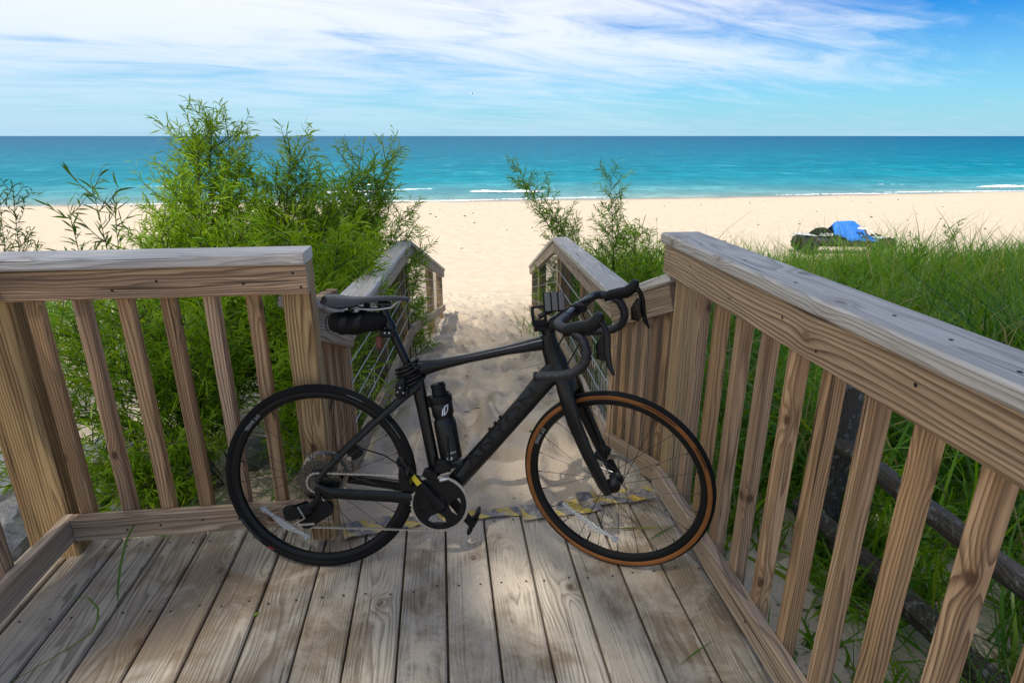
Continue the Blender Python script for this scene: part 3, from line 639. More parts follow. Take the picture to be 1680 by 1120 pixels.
def tyre_profile():
    pr = []; mats = []
    for k in range(19):
        a = R(-155 + 310*k/18); pr.append((.3045 + .0155*math.cos(a), .0165*math.sin(a)))
    return pr
def wheel(M4, front):
    wl = bpy.data.objects.new('wheel', None); C.objects.link(wl); wl.parent = bike; wl.empty_display_size = .05; wl.matrix_basis = M4
    pr = tyre_profile(); mt = []
    for k in range(18):
        a = abs(-155 + 310*(k+.5)/18); mt.append(1 if (front and a > 64) else 0)
    t = MB(); t.rev(pr, 96, mats=mt)
    for side in (-1, 1):                                     # small knobs along the shoulders
        for k in range(150):
            a = 2*math.pi*(k + (.5 if side > 0 else 0))/150; c_ = Vector((.3142*math.cos(a), side*.0095, .3142*math.sin(a)))
            t.box(c_, (.0032, .004, .006), Matrix.Rotation(-a, 3, 'Y'))
    t.obj('tyre', [K_RUB, K_TAN], wl, True, 50)
    r = MB(); r.rev([(.2985,-.0120),(.2955,-.0135),(.2860,-.0128),(.2760,-.0085),(.2720,0),(.2760,.0085),(.2860,.0128),(.2955,.0135),(.2985,.0120)], 96, close=True)
    r.tube([(.2725*math.cos(R(250)),0,.2725*math.sin(R(250))),(.238*math.cos(R(250)),0,.238*math.sin(R(250)))] if front else [(.2725*math.cos(R(80)),0,.2725*math.sin(R(80))),(.238*math.cos(R(80)),0,.238*math.sin(R(80)))], .003, 6)
    r.obj('rim', K_RIM, wl, True, 40)
    h = MB(); fw = (.020 if not front else .030)
    h.rev([(.001,-.052),(.010,-.052),(.012,-.040),(.026,-fw),(.026,-fw+.004),(.017,-fw+.008),(.015,0),(.017,.012),(.024,.018),(.024,.022),(.013,.030),(.010,.052),(.001,.052)], 20)
    h.obj('hub', K_BLACK, wl, True, 40)
    sp_ = MB(); n = 24
    for k in range(n):
        side = 1 if k % 2 else -1; a = 2*math.pi*k/n + .06; tw = R(72)*(1 if (k//2) % 2 else -1); hy = side*(.022 if side > 0 else fw)
        sp_.tube([(.273*math.cos(a), side*.003, .273*math.sin(a)), (.024*math.cos(a+tw), hy, .024*math.sin(a+tw))], .00095, 4)
        sp_.tube([(.273*math.cos(a), side*.003, .273*math.sin(a)), (.262*math.cos(a), side*.0035, .262*math.sin(a))], .0018, 5)
    so_ = sp_.obj('spokes', K_DMET, wl); so_['kind'] = 'stuff'
    ro = MB(); y0 = .036                                      # disc on the far side
    ro.rev([(.064,y0),(.080,y0),(.080,y0+.0018),(.064,y0+.0018)], 60, close=True)
    for k in range(5):
        a = 2*math.pi*k/5; ro.tube([(.018*math.cos(a),y0,.018*math.sin(a)),(.045*math.cos(a+.28),y0,.045*math.sin(a+.28)),(.068*math.cos(a+.30),y0+.001,.068*math.sin(a+.30))], .003, 5)
    ro.obj('brake_rotor', K_MET, wl)
    # lettering on the rim, reading anticlockwise with its tops towards the hub
    me = text_mesh('DT SWISS', .0155); a_start = R(131) if not front else R(147)
    def fn(co):
        a = a_start + co.x/.279; rr_ = .2932 - co.y; yy = -.0142 if rr_ > .286 else -.0142 + (.286-rr_)*.42
        return Vector((rr_*math.cos(a), yy, rr_*math.sin(a)))
    o = link('rim_lettering', map_mesh(me, fn, K_GREYP), wl)
    # prints on the tyre wall
    for (a0, a1, mi) in ([(28,46,0),(60,71,0),(207,226,0),(232,236,1)] if not front else [(52,74,0),(222,240,0),(22,36,0)]):
        pm = MB(); n = int((a1-a0)/.45); rr_ = (.3045, .3075); V = []
        for i in range(n+1):
            aa = R(a0 + (a1-a0)*i/n); wob = .0008*random.random()
            for r_ in rr_: V.append((( r_+wob)*math.cos(aa), -.01735, (r_-wob)*math.sin(aa)))
        pm.add(V, [(2*i, 2*i+1, 2*i+3, 2*i+2) for i in range(n)])
        pm.obj('tyre_print', K_RED if mi else (K_TYPR if front else K_TYPG), wl)
    # clear spoke reflector
    p0, p1 = (Vector((-.20,-.022,-.098)), Vector((-.045,-.022,-.208))) if not front else (Vector((-.175,-.022,-.112)), Vector((.022,-.022,-.213)))
    rf = MB(); d_ = (p1-p0); perp = Vector((-d_.z, 0, d_.x)).normalized(); ws = [.0065,.0065,.005,.0085,.0115,.0128,.0115,.0085,.005,.0065,.0065]; bow = [0,.0,.002,.005,.0075,.0085,.0075,.005,.002,0,0]
    path = [p0 + d_*(i/10) - perp*bow[i]*.9 for i in range(11)]
    rf.tube(path, ws, 8, lat=(0,1,0), rb=.0035, pw=.6)
    for q in (.06, .94):
        c_ = p0 + d_*q; ang = math.atan2(d_.z, d_.x); rf.box(c_, (.012,.012,.016), Matrix.Rotation(-ang, 3, 'Y'))
    rf.obj('reflector', m_refl, wl, True, 40)
    return wl
WR = Matrix.Translation(B(0, 0)); wheel(WR, False)
FA = B(.981, 0.0)
wheel(SM @ Matrix.Translation(FA), True)

fr = MB(); LAT = (0, 1, 0)
fr.tube([B(.330,.372),(B(.40,.386)),B(.50,.408),B(.62,.434),B(.735,.458)], [.030,.0185,.0145,.015,.023], 16, lat=LAT, rb=[.018,.019,.019,.020,.022], pw=.75)     # top tube
fr.tube([B(.780,.375),B(.742,.335),B(.68,.257),B(.56,.115),B(.455,-.006),B(.410,-.060)], [.036,.034,.031,.030,.030,.030], 16, lat=LAT, rb=[.022,.024,.026,.027,.028,.030], pw=.65)  # down tube
fr.tube([B(.318,.372),B(.330,.33),B(.352,.20),B(.378,.05),B(.397,-.06)], [.024,.022,.019,.0195,.024], 14, lat=LAT, rb=[.017,.017,.017,.020,.026], pw=.8)   # seat tube
fr.tube([B(.750,.487),B(.758,.45),B(.777,.40),B(.800,.352)], [.025,.028,.035,.030], 16, lat=LAT, rb=[.022,.021,.021,.025], pw=.8)   # head tube
fr.tube([B(.3990,-.076,-.043),B(.399,-.076,.043)], .027, 18)                                                                         # bottom bracket
for sd in (-1, 1):
    fr.tube([B(.385,-.070,sd*.030),B(.33,-.058,sd*.036),B(.24,-.046,sd*.047),B(.12,-.034,sd*.060),B(.045,-.028,sd*.064),B(.006,-.006,sd*.064)], [.026,.022,.0195,.0185,.018,.013], 12, lat=LAT, rb=[.014,.010,.009,.008,.007,.006], pw=.7)
    fr.tube([B(.332,.322,sd*.014),B(.30,.293,sd*.028),B(.20,.205,sd*.044),B(.10,.112,sd*.057),B(.03,.042,sd*.063),B(.004,.008,sd*.064)], [.018,.012,.0095,.009,.009,.011], 10, lat=LAT, rb=[.010,.008,.0065,.006,.006,.006], pw=.8)
fr.tube([B(.31,.302,-.030),B(.31,.302,.030)], .010, 10)
for u_ in (.655,.70): fr.rev([(.001,0),(.0042,0),(.0042,.0035),(.001,.0035)], 8, B(u_, .449+(u_-.655)*.24), 'z')
for q in (.30,.36,.42):
    c_ = lerp(B(.742,.335), B(.455,-.006), q+.12) + Vector((-.024,0,.0205)); fr.box(c_, (.010,.008,.006), Matrix.Rotation(R(-50), 3, 'Y'))
fr.obj('frame', K_FRAME, bike, True, 50)
# large dark lettering on the down tube
me = text_mesh('CANYON', .060); A0, A1 = B(.445,.004), B(.722,.327); td = (A1-A0).normalized(); tp = Vector((-td.z, 0, td.x)); wmax = max(v.co.x for v in me.vertices)
link('frame_lettering', map_mesh(me, lambda co: A0 + td*(co.x/wmax*.40) + tp*(co.y-.0215)*.9 + Vector((0,-.0288,0)), K_GLOSS), bike)

fk = MB()
fk.tube([B(.797,.362),B(.812,.335),B(.828,.300)], [.030,.033,.026], 14, lat=LAT, rb=[.025,.030,.045], pw=.7)
for sd in (-1, 1):
    fk.tube([B(.812,.345,sd*.022),B(.829,.300,sd*.043),B(.857,.215,sd*.050),B(.905,.110,sd*.054),B(.958,.010,sd*.056),B(.975,-.018,sd*.056)], [.030,.027,.024,.021,.019,.013], 12, lat=LAT, rb=[.018,.012,.011,.010,.010,.008], pw=.7)
fk.xf(SM); fk.obj('fork', K_FRAME, bike, True, 50)
cal = MB(); cal.box(B(.925,.070,-.048), (.045,.030,.055), Matrix.Rotation(R(20), 3, 'Y'), ch=.006); cal.tube([B(.925,.09,-.05),B(.88,.18,-.064),B(.84,.28,-.055)], .0025, 6); cal.xf(SM); cal.obj('front_brake_caliper', K_BLACK, bike, True)
cal = MB(); cal.box(B(.105,.070,-.046), (.046,.026,.040), Matrix.Rotation(R(-35), 3, 'Y'), ch=.006); cal.box(B(.085,.052,-.046), (.020,.030,.020), ch=.003, m=1); cal.tube([B(.125,.085,-.046),B(.20,.055,-.06),B(.30,-.01,-.05)], .0025, 6); cal.obj('rear_brake_caliper', [K_BLACK, K_MET], bike, True)

# cassette, chain, chainset
ca_ = MB()
def cog(mb, c_, r0, r1, nt_, y0, th, m=0):
    pts = []
    for k in range(nt_):
        for q, rr_ in ((0, r1-.0055), (.28, r1), (.45, r1), (.72, r1-.0055)):
            a = 2*math.pi*(k+q)/nt_; pts.append((rr_*math.cos(a), rr_*math.sin(a)))
    n = len(pts); inn = [(r0*math.cos(2*math.pi*i/n), r0*math.sin(2*math.pi*i/n)) for i in range(n)]
    V = []
    for yy in (y0, y0+th): V += [c_ + Vector((x_, yy, z_)) for x_, z_ in pts] + [c_ + Vector((x_, yy, z_)) for x_, z_ in inn]
    F = []
    for i in range(n):
        j = (i+1) % n; F += [(i, j, n+j, n+i), (2*n+i, 3*n+i, 3*n+j, 2*n+j), (i, 2*n+i, 2*n+j, j), (n+i, n+j, 3*n+j, 3*n+i)]
    mb.add(V, F, m)
for i, nt_ in enumerate((36,32,28,25,22,20,18,16,15,14,12,11)):
    rr_ = nt_*.0127/(2*math.pi)+.0015; cog(ca_, B(0,0,0), max(.012, rr_-.016), rr_, nt_, -.024 - i*.0026, .0017)
    for k in range(6):
        a = k*math.pi/3+.2*i; ca_.box(B(0,0,.024+i*.0026) + Vector((math.cos(a)*rr_*.62,0,math.sin(a)*rr_*.62)), (rr_*.8,.0015,.006), Matrix.Rotation(-a, 3, 'Y'))
ca_.rev([(.001,-.058),(.013,-.058),(.016,-.020),(.016,-.015)], 20, B(0,0,0)); ca_.obj('cassette', plain('cassette_steel', (.12,.117,.110), .28, 1.0, .5, .5, 300), bike)
CR = B(.400,-.072,0); YC = -.046
cs_ = bpy.data.objects.new('crankset', None); C.objects.link(cs_); cs_.parent = bike; cs_.location = CR; cs_.empty_display_size = .05
cg = MB(); cog(cg, Vector((0,0,0)), .0870, .0985, 46, YC-.002, .0022); cg.obj('chainring', K_MET, cs_)
pl = MB()
pl.rev([(.0700,YC-.004),(.0875,YC-.004),(.0885,YC-.002),(.0875,YC+.003),(.0700,YC+.003)], 60, close=True)
for k in range(4):
    a = R(127 + 90*k); hw_ = .024
    P4 = [(.010,-hw_),(.045,-hw_*.62),(.074,-hw_*.95),(.074,hw_*.95),(.045,hw_*.62),(.010,hw_)]
    pl.prism([(x_*math.cos(a)-z_*math.sin(a), x_*math.sin(a)+z_*math.cos(a)) for x_, z_ in P4], YC-.0045, YC+.003)
pl.prism([(.0735*math.cos(R(37+i*9)), .0735*math.sin(R(37+i*9))) for i in range(21)], YC-.002, YC+.0015)   # closed upper half of the web
pl.rev([(.001,YC-.016),(.018,YC-.016),(.026,YC-.006),(.030,YC+.006)], 24)
pl.obj('spider', K_BLACK, cs_, True, 35)
ea = R(127); tip = Vector((math.cos(ea)*.168, YC-.026, math.sin(ea)*.168))
ar = MB(); ar.tube([(-.012*math.cos(ea),YC-.012,-.012*math.sin(ea)),(.03*math.cos(ea),YC-.014,.03*math.sin(ea)),(.10*math.cos(ea),YC-.020,.10*math.sin(ea)),tuple(tip)], [.019,.0155,.0125,.0125], 12, lat=LAT, rb=[.009,.008,.0075,.007], pw=.7)
ar.box(Vector((.118*math.cos(ea), YC-.0295, .118*math.sin(ea))), (.036,.0012,.017), Matrix.Rotation(-ea, 3, 'Y'), 1); ar.obj('crank_arm', [K_BLACK, K_YEL], cs_, True, 40)
tip2 = Vector((-math.cos(ea)*.168, -YC+.026, -math.sin(ea)*.168))
ar = MB(); ar.tube([(0,-YC+.012,0),(-.10*math.cos(ea),-YC+.02,-.10*math.sin(ea)),tuple(tip2)], [.020,.0165,.015], 12, lat=LAT, rb=.008, pw=.7); ar.obj('crank_arm', K_BLACK, cs_, True, 40)
def pedal(c_, sgn, ang):
    pd = MB(); Rm = Matrix.Rotation(ang, 3, 'Y')
    pd.tube([(0,0,0),(0,sgn*.052,0)], .0075, 10)
    pd.box((0,sgn*.034,0), (.050,.044,.018), Rm, ch=.005); pd.box(Rm @ Vector((.034,sgn*.034,.004)), (.028,.052,.013), Rm, ch=.004); pd.box(Rm @ Vector((-.036,sgn*.034,-.004)), (.030,.040,.014), Rm, ch=.005)
    pd.box(Rm @ Vector((.0,sgn*.034,.0105)), (.018,.034,.004), Rm, m=1)
    o = pd.obj('pedal', [K_BLACK, K_DMET], bike, True, 35, loc=CR + c_); return o
pedal(tip, -1, R(75)); pedal(tip2, 1, R(-60))
ch_ = MB(); YCH = -.0455
PU1, PU2 = B(.022,-.090) , B(-.040,-.134)
def arc(c_, r_, a0, a1, n): return [Vector((c_.x + r_*math.cos(R(a0+(a1-a0)*i/n)), 0, c_.z + r_*math.sin(R(a0+(a1-a0)*i/n)))) for i in range(n+1)]
loop = arc(B(0,0), .036, 96, 262, 8)[::-1]
loop = arc(CR, .0945, 92, -98, 18) + arc(PU2, .022, 275, 110, 7) + arc(PU1, .020, -60, 60, 5) + arc(B(0,0), .034, 255, 97, 9)
loop.append(loop[0].copy()); seg = []; acc = 0
dist_ = [0]
for i in range(1, len(loop)): dist_.append(dist_[-1] + (loop[i]-loop[i-1]).length)
nl = int(dist_[-1]/.0127)
def at_(d_):
    i = int(np.searchsorted(dist_, d_)) ; i = max(1, min(i, len(loop)-1)); t = (d_-dist_[i-1])/max(1e-6, dist_[i]-dist_[i-1]); return lerp(loop[i-1], loop[i], t)
for k in range(nl):
    q0, q1 = at_(k*dist_[-1]/nl), at_((k+1)*dist_[-1]/nl); d_ = q1-q0; an = math.atan2(d_.z, d_.x); c_ = (q0+q1)/2; o_ = .0030 if k % 2 else .0018
    for s_ in (-1, 1):
        Rm = Matrix.Rotation(-an, 3, 'Y'); hh = .0034; V = []
        for xx, zz in ((-.0082,-.0015),(-.006,-hh),(-.0025,-hh*.7),(.0025,-hh*.7),(.006,-hh),(.0082,-.0015),(.0082,.0015),(.006,hh),(.0025,hh*.7),(-.0025,hh*.7),(-.006,hh),(-.0082,.0015)):
            V.append(c_ + Vector((0,YCH+s_*o_,0)) + Rm @ Vector((xx, -.0005, zz)))
        V += [v_ + Vector((0,.001,0)) for v_ in V]; ch_.add(V, [tuple(range(12)), tuple(reversed(range(12,24)))] + [(i, 12+i, 12+(i+1) % 12, (i+1) % 12) for i in range(12)])
    ch_.tube([q0 + Vector((0,YCH-.004,0)), q0 + Vector((0,YCH+.004,0))], .0028, 6)
cho = ch_.obj('chain', K_MET, bike)
rd = MB(); A = lambda x_, v_, w_: B(x_, v_, w_)
rd.box(A(-.085,-.098,.062), (.044,.026,.052), Matrix.Rotation(R(-12), 3, 'Y'), ch=.008)
rd.box(A(-.045,-.088,.064), (.060,.022,.050), Matrix.Rotation(R(-20), 3, 'Y'), ch=.010)
rd.tube([A(.004,-.012,.064),A(.010,-.045,.068),A(-.020,-.075,.068)], [.010,.011,.013], 10, lat=LAT, rb=[.006,.006,.008])
rd.tube([A(-.055,-.070,.078),A(-.035,-.108,.079),A(-.070,-.128,.078)], .0035, 6, 1); rd.tube([A(-.060,-.132,.079),A(-.005,-.128,.079)], .004, 6, 1)
ca0 = math.degrees(math.atan2(.044, .062)); pts = [(.022+.027*math.cos(R(ca0+k)), -.090+.027*math.sin(R(ca0+k))) for k in range(-85,90,17)] + [(-.040+.025*math.cos(R(ca0+k)), -.134+.025*math.sin(R(ca0+k))) for k in range(95,270,17)]
for yy in (-.052, -.0405): rd.prism([(x_, v_+RAD) for x_, v_ in pts], yy, yy+.0022)
for c_ in (PU1, PU2): cog(rd, c_ , .004, .020, 12, YCH-.002, .004, 0)
rd.obj('rear_derailleur', [K_BLACK, K_MET], bike, True, 35)
fd = MB(); fd.box(A(.372,.030,.040), (.050,.034,.030), Matrix.Rotation(R(20), 3, 'Y'), ch=.007); fd.box(A(.412,.050,.030), (.055,.036,.050), Matrix.Rotation(R(15), 3, 'Y'), ch=.010)
fd.tube([A(.432,.018,.046),A(.402,.012,.050)], .007, 8, 1); fd.tube([A(.437,.038,.05),A(.405,.030,.052)], .0035, 6, 1)
for yy in (-.054,-.038): fd.prism([(x_, v_+RAD) for x_, v_ in ((.275,-.02),(.268,.02),(.27,.052),(.288,.060),(.300,.048),(.294,.01),(.31,-.01),(.40,.032),(.395,.02),(.33,-.03))], yy, yy+.0018)
fd.obj('front_derailleur', [K_BLACK, K_MET], bike, True, 35)

spm = MB(); spm.tube([B(.318,.345),B(.285,.42),B(.250,.502),B(.236,.545),B(.226,.578)], [.0135,.0135,.0135,.0135,.017], 16); spm.tube([B(.252,.498),B(.243,.525)], .017, 16)
spm.box(B(.232,.582), (.044,.030,.016), ch=.004); spm.obj('seatpost', K_FRAME, bike, True, 40)
sd = MB(); prof = [(.046,.040,.612,.034),(.052,.066,.615,.044),(.075,.072,.613,.056),(.105,.070,.609,.058),(.14,.056,.606,.048),(.175,.039,.606,.030),(.21,.028,.607,.025),(.255,.022,.608,.021),(.295,.019,.606,.018),(.312,.012,.601,.010)]
V = []; ns = 15
for u_, hw, zt, dp in prof:
    for j in range(ns):
        q = j/(ns-1)*2-1
        drop = (abs(q)**2.6)*dp*.55 + .004*(1-abs(q))*(-1 if u_ < .2 else .3)*-1*.4
        V.append(B(u_ - .006*abs(q)*(u_ < .06), zt-drop, hw*q))
    for j in range(ns-1, -1, -1):
        q = j/(ns-1)*2-1; V.append(B(u_, zt - dp*(.52+.25*(1-abs(q)*.5)) + .010*(1-abs(q)), hw*q*.86))
n2 = ns*2; F = [(i*n2+j, i*n2+(j+1) % n2, (i+1)*n2+(j+1) % n2, (i+1)*n2+j) for i in range(len(prof)-1) for j in range(n2)] + [tuple(range(n2)), tuple(range((len(prof)-1)*n2, len(prof)*n2))]
sd.add(V, F); sdo = sd.obj('saddle', plain('saddle_cover', (.007,.008,.011), .34, 0, .5, .2, 120), bike, True, 70)
rl = MB()
for s_ in (-1, 1): rl.tube([B(.275,.590,s_*.010),B(.255,.572,s_*.016),B(.21,.566,s_*.021),B(.15,.568,s_*.022),B(.10,.582,s_*.022)], .0035, 8)
rl.obj('saddle_rails', K_MET, bike, True)

# bars, turned with the fork
st_ = MB(); st_.tube([B(.756,.484),B(.748,.508)], .022, 14); st_.tube([B(.750,.500),B(.775,.530),B(.845,.574)], [.022,.019,.019], 14, lat=LAT, rb=[.020,.018,.022], pw=.8); st_.tube([B(.847,.577,-.026),B(.847,.577,.026)], .0205, 14)
st_.xf(SM); st_.obj('stem', K_FRAME, bike, True, 40)
BC = (.848, .578)
hb = MB(); hb.tube([B(*BC,-.10),B(*BC,.10)], .0155, 14)
def side_bar(s_):
    pts = [(0,0,.095),(0,.000,.150),(.002,.000,.178),(.012,-.001,.196),(.035,-.003,.204),(.060,-.008,.207),(.082,-.024,.210),(.096,-.050,.213),(.098,-.076,.216),(.088,-.102,.219),(.062,-.124,.222),(.025,-.136,.224),(-.020,-.143,.226),(-.045,-.147,.227)]
    Pn = [B(BC[0]+a, BC[1]+b, s_*c_) for a, b, c_ in pts]
    hb.tube(Pn, .0142, 14, 1)
    # wraps of tape
    for i in range(len(Pn)-1):
        k = max(1, int((Pn[i+1]-Pn[i]).length/.019))
        for q in range(k):
            c_ = lerp(Pn[i], Pn[i+1], (q+.5)/k); t_ = (Pn[i+1]-Pn[i]).normalized()
            hb.tube([c_ - t_*.0062, c_ - t_*.004, c_ + t_*.006], [.0142,.0152,.0142], 12, 1, caps=False)
    hb.tube([Pn[-1], Pn[-1] + (Pn[-1]-Pn[-2]).normalized()*.006], .0160, 12, 0)
for s_ in (-1, 1): side_bar(s_)
hb.xf(SM); hb.obj('handlebar', [K_FRAME, K_TAPE], bike, True, 35)
for s_ in (1, -1):
    hd = MB(); q = s_
    hd.tube([B(BC[0]+a, BC[1]+b, s_*c_) for a, b, c_ in [(.030,-.010,.204),(.050,-.002,.206),(.080,.006,.207),(.104,.012,.208),(.122,.026,.209),(.131,.044,.210),(.134,.054,.210)]], [.0155,.018,.0192,.0196,.019,.0155,.008], 14, lat=LAT, rb=[.0148,.0155,.0155,.015,.0145,.0128,.007], pw=.8)
    hd.tube([B(BC[0]+a, BC[1]+b, s_*c_) for a, b, c_ in [(.134,.032,.209),(.150,.010,.212),(.157,-.015,.216),(.158,-.050,.221),(.166,-.085,.226),(.180,-.112,.230)]], [.009,.008,.0095,.010,.008,.004], 10, lat=LAT, rb=[.011,.008,.006,.006,.006,.004], m=1)
    hd.tube([B(BC[0]+a, BC[1]+b, s_*c_) for a, b, c_ in [(.146,-.005,.206),(.138,-.040,.203),(.142,-.075,.204),(.150,-.080,.205)]], [.006,.017,.020,.006], 8, lat=LAT, rb=.0045, m=1)
    hd.xf(SM); hd.obj('brake_lever', [K_BLACK, K_FRAME], bike, True, 40)
cb = MB(); cb.tube([B(.85,.56,.02),B(.83,.52,.03),B(.80,.47,.024),B(.787,.44,.012)], .0025, 6); cb.tube([B(.85,.57,-.03),B(.87,.52,-.035),B(.84,.44,-.03),B(.81,.38,-.01)], .0025, 6); cb.xf(SM); cb.obj('cable', K_BLACK, bike, True)
# phone cradle with ribbed pads beside the stem
K_PAD = plain('grey_rubber_pad', (.085,.088,.090), .7, 0, .3, .25, 500, .6)
cr_ = MB(); Rm = Matrix.Rotation(R(-8), 3, 'Z') @ Matrix.Rotation(R(-38), 3, 'Y') @ Matrix.Rotation(R(32), 3, 'X')
Q = Matrix((Vector((.80,.55,.22)).normalized(), Vector((-.30,.05,.95)).normalized(), Vector((0,0,0)))).transposed()
ex = Vector((.97,.22,.05)).normalized(); ez = Vector((.16,.18,.90)); ez = (ez - ex*ez.dot(ex)).normalized(); ey = ez.cross(ex); Q = Matrix((ex, ey, ez)).transposed()
pc = B(.770,.592,.02)
cr_.box(pc + ey*.006, (.070,.006,.062), Q, ch=.002)
for k in (-1, 0, 1): cr_.box(pc + ex*k*.0225 - ey*.001, (.0175,.008,.058), Q, 1, ch=.0025)
pc2 = B(.722,.545,.030)
for dx, dz, sx, sz in ((-.020,.004,.009,.060),(.020,.004,.009,.060),(0,-.018,.046,.020),(0,.032,.046,.008),(0,-.036,.040,.016)): cr_.box(pc2 + ex*dx + ez*dz, (sx,.008,sz), Q, ch=.002)
cr_.tube([pc2 + ey*.008, pc + ey*.012 - ez*.02], .008, 8); cr_.tube([pc + ey*.012, B(.80,.59,.0)], .009, 8); cr_.obj('phone_cradle', [K_BLACK, K_PAD], bike, True, 35)
cm = MB(); cm.box(B(.862,.586,.012) , (.040,.030,.030), ch=.005); cm.box(B(.872,.605,-.005), (.050,.030,.010), Matrix.Rotation(R(-25), 3, 'Y'), ch=.003); cm.xf(SM); cm.obj('computer_mount', K_BLACK, bike, True)
cgm = MB(); a0, a1 = B(.412,.035), B(.365,.225); td = (a1-a0).normalized(); tp = Vector((td.z, 0, -td.x))
for s_ in (-1, 1): cgm.tube([a0 + tp*.002, a0 + tp*.030 + Vector((0,s_*.036,0)) + td*.03, a0 + tp*.045 + Vector((0,s_*.036,0)) + td*.11, a0 + tp*.012 + Vector((0,s_*.012,0)) + td*.165], .004, 8)
cgm.box(a0 + tp*.034 + td*.004, (.06,.06,.005), Matrix.Rotation(R(-14), 3, 'Y')); cgm.obj('bottle_cage', K_BLACK, bike, True)

# things carried by the bicycle
def on_bike(name, u_, v_, w_, label, cat):
    e_ = empty(name, (0,0,0), label, cat); m_ = BM.copy(); m_.translation = BM @ B(u_, v_, w_); e_.matrix_world = m_; return e_
td = (B(.396,.330) - B(.438,.072)).normalized(); ang = math.atan2(td.x, td.z)
wb = on_bike('water_bottle', .437, .066, 0, 'black sports bottle with white emblem in the cage on the seat tube', 'bottle')
wb.matrix_world = wb.matrix_world @ Matrix.Rotation(ang, 4, 'Y')
K_BOT = plain('bottle_plastic', (.0045,.005,.006), .32, 0, .42, .2, 30)
bo = MB(); bo.rev([(.001,0),(.030,0),(.0365,.006),(.0365,.125),(.0345,.136),(.031,.142),(.0315,.150),(.0355,.158),(.0355,.196),(.034,.200),(.001,.200)], 36, axis='z'); bo.obj('bottle_body', K_BOT, wb, True, 40)
li = MB(); li.rev([(.001,.198),(.0375,.198),(.0385,.202),(.0385,.218),(.036,.222),(.001,.223)], 36, axis='z')
li.rev([(.001,.222),(.024,.222),(.024,.238),(.022,.246),(.025,.248),(.025,.256),(.020,.261),(.001,.262)], 28, axis='z'); li.box((-.034,0,.205), (.018,.022,.040), ch=.005); li.box((.024,-.008,.228), (.016,.014,.012), ch=.003); li.box((.012,-.006,.262), (.020,.020,.008), ch=.003)
li.obj('lid', K_BLACK, wb, True, 35)
def on_cyl(x_, z_, r_): a = -math.pi/2 + x_/r_; return Vector((r_*math.cos(a), r_*math.sin(a), z_))
em = MB()
def patch(pts, r_): em.add([on_cyl(x_, z_, r_) for x_, z_ in pts], [tuple(range(len(pts)))])
cx, cz = .014, .177; S = lambda a, b: (cx+a+b*.25, cz+b)
patch([S(-.0095,-.016),S(-.0055,-.016),S(-.0055,.010),S(-.0095,.005)], .0362)
patch([S(-.0035,-.016),S(.0000,-.016),S(.0000,.015),S(-.0035,.013)], .0362)
patch([S(.0000,.010),S(.0060,.013),S(.0105,.013),S(.0105,.017),S(.0000,.015)], .0362)
patch([S(.0072,.013),S(.0105,.013),S(.0105,-.003),S(.0072,-.006)], .0362)
patch([S(.0000,-.016),S(.0042,-.012),S(.0105,-.003),S(.0072,-.004),S(.0000,-.011)], .0362)
em.obj('emblem', K_WHITE, wb)
me = text_mesh('ERRECE', .0085); link('bottle_lettering', map_mesh(me, lambda co: on_cyl(-.004+co.x*1.0, .030+co.y, .0371), K_WHITE), wb)
em = MB(); patch([(-.006,.020),(-.010,.015),(-.007,.011),(-.001,.010),(.000,.003),(.003,.009),(.009,.012),(.010,.019),(.003,.021)], .0371); em.obj('paint_chip', K_GREYP, wb)
bg_ = on_bike('saddle_bag', .150, .520, 0, 'small black roll bag strapped beneath the saddle', 'bag')
b_ = MB(); prof = [(-.097,.006),(-.095,.023),(-.086,.032),(-.060,.037),(-.02,.038),(.03,.035),(.07,.029),(.088,.021),(.094,.006)]
k0 = 20; V = []
for i, (x_, r_) in enumerate(prof):
    for j in range(k0):
        a = 2*math.pi*j/k0; rr_ = r_*(1+.035*math.sin(3*a+i*.8)+.02*math.sin(7*a+i))
        V.append(Vector((x_, rr_*math.cos(a)*1.02, rr_*math.sin(a)*.94 + .004*math.sin(i) + .008*(x_ > .02))))
b_.add(V, [(i*k0+j, i*k0+(j+1) % k0, (i+1)*k0+(j+1) % k0, (i+1)*k0+j) for i in range(len(prof)-1) for j in range(k0)] + [tuple(range(k0)), tuple(range((len(prof)-1)*k0, len(prof)*k0))])
b_.obj('bag_body', K_BAG, bg_, True, 60)
s2 = MB()
for x_ in (-.045, .000): s2.tube([(x_+.01*math.sin(a), .0395*math.cos(a), .0380*math.sin(a)+.002) for a in [2*math.pi*i/24 for i in range(25)]], .0025, 6, lat=(1,0,0), rb=.011)
s2.tube([(-.02,-.020,.040),(-.02,-.022,.062)], .004, 6, lat=(1,0,0), rb=.011); s2.tube([(.02,.020,.040),(.02,.022,.062)], .004, 6, lat=(1,0,0), rb=.011)
s2.tube([(-.100+.002*math.cos(a), .024*math.cos(a), .024*math.sin(a)) for a in [2*math.pi*i/16 for i in range(17)]], .002, 6); s2.obj('strap', K_BLACK, bg_, True, 40)
mt = MB(); mt.box((.092,-.012,-.030), (.046,.030,.026), ch=.005); mt.box((.065,-.016,-.058), (.020,.022,.044), ch=.005, m=1)
for x_ in (.085,.099): mt.rev([(.001,0),(.0025,0),(.0025,-.002),(.001,-.002)], 8, (x_,-.027,-.027), 'y', 2)
mt.obj('tail_light_mount', [K_BLACK, K_BROWN, K_WHITE], bg_, True, 40)
lk = on_bike('cable_lock', .305, .368, 0, 'black coiled cable lock wound round the seatpost above the frame', 'lock')
l2 = MB(); ax_ = (B(.250,.502)-B(.318,.345)).normalized(); a_ = ax_.orthogonal().normalized(); b2 = ax_.cross(a_); pts = []
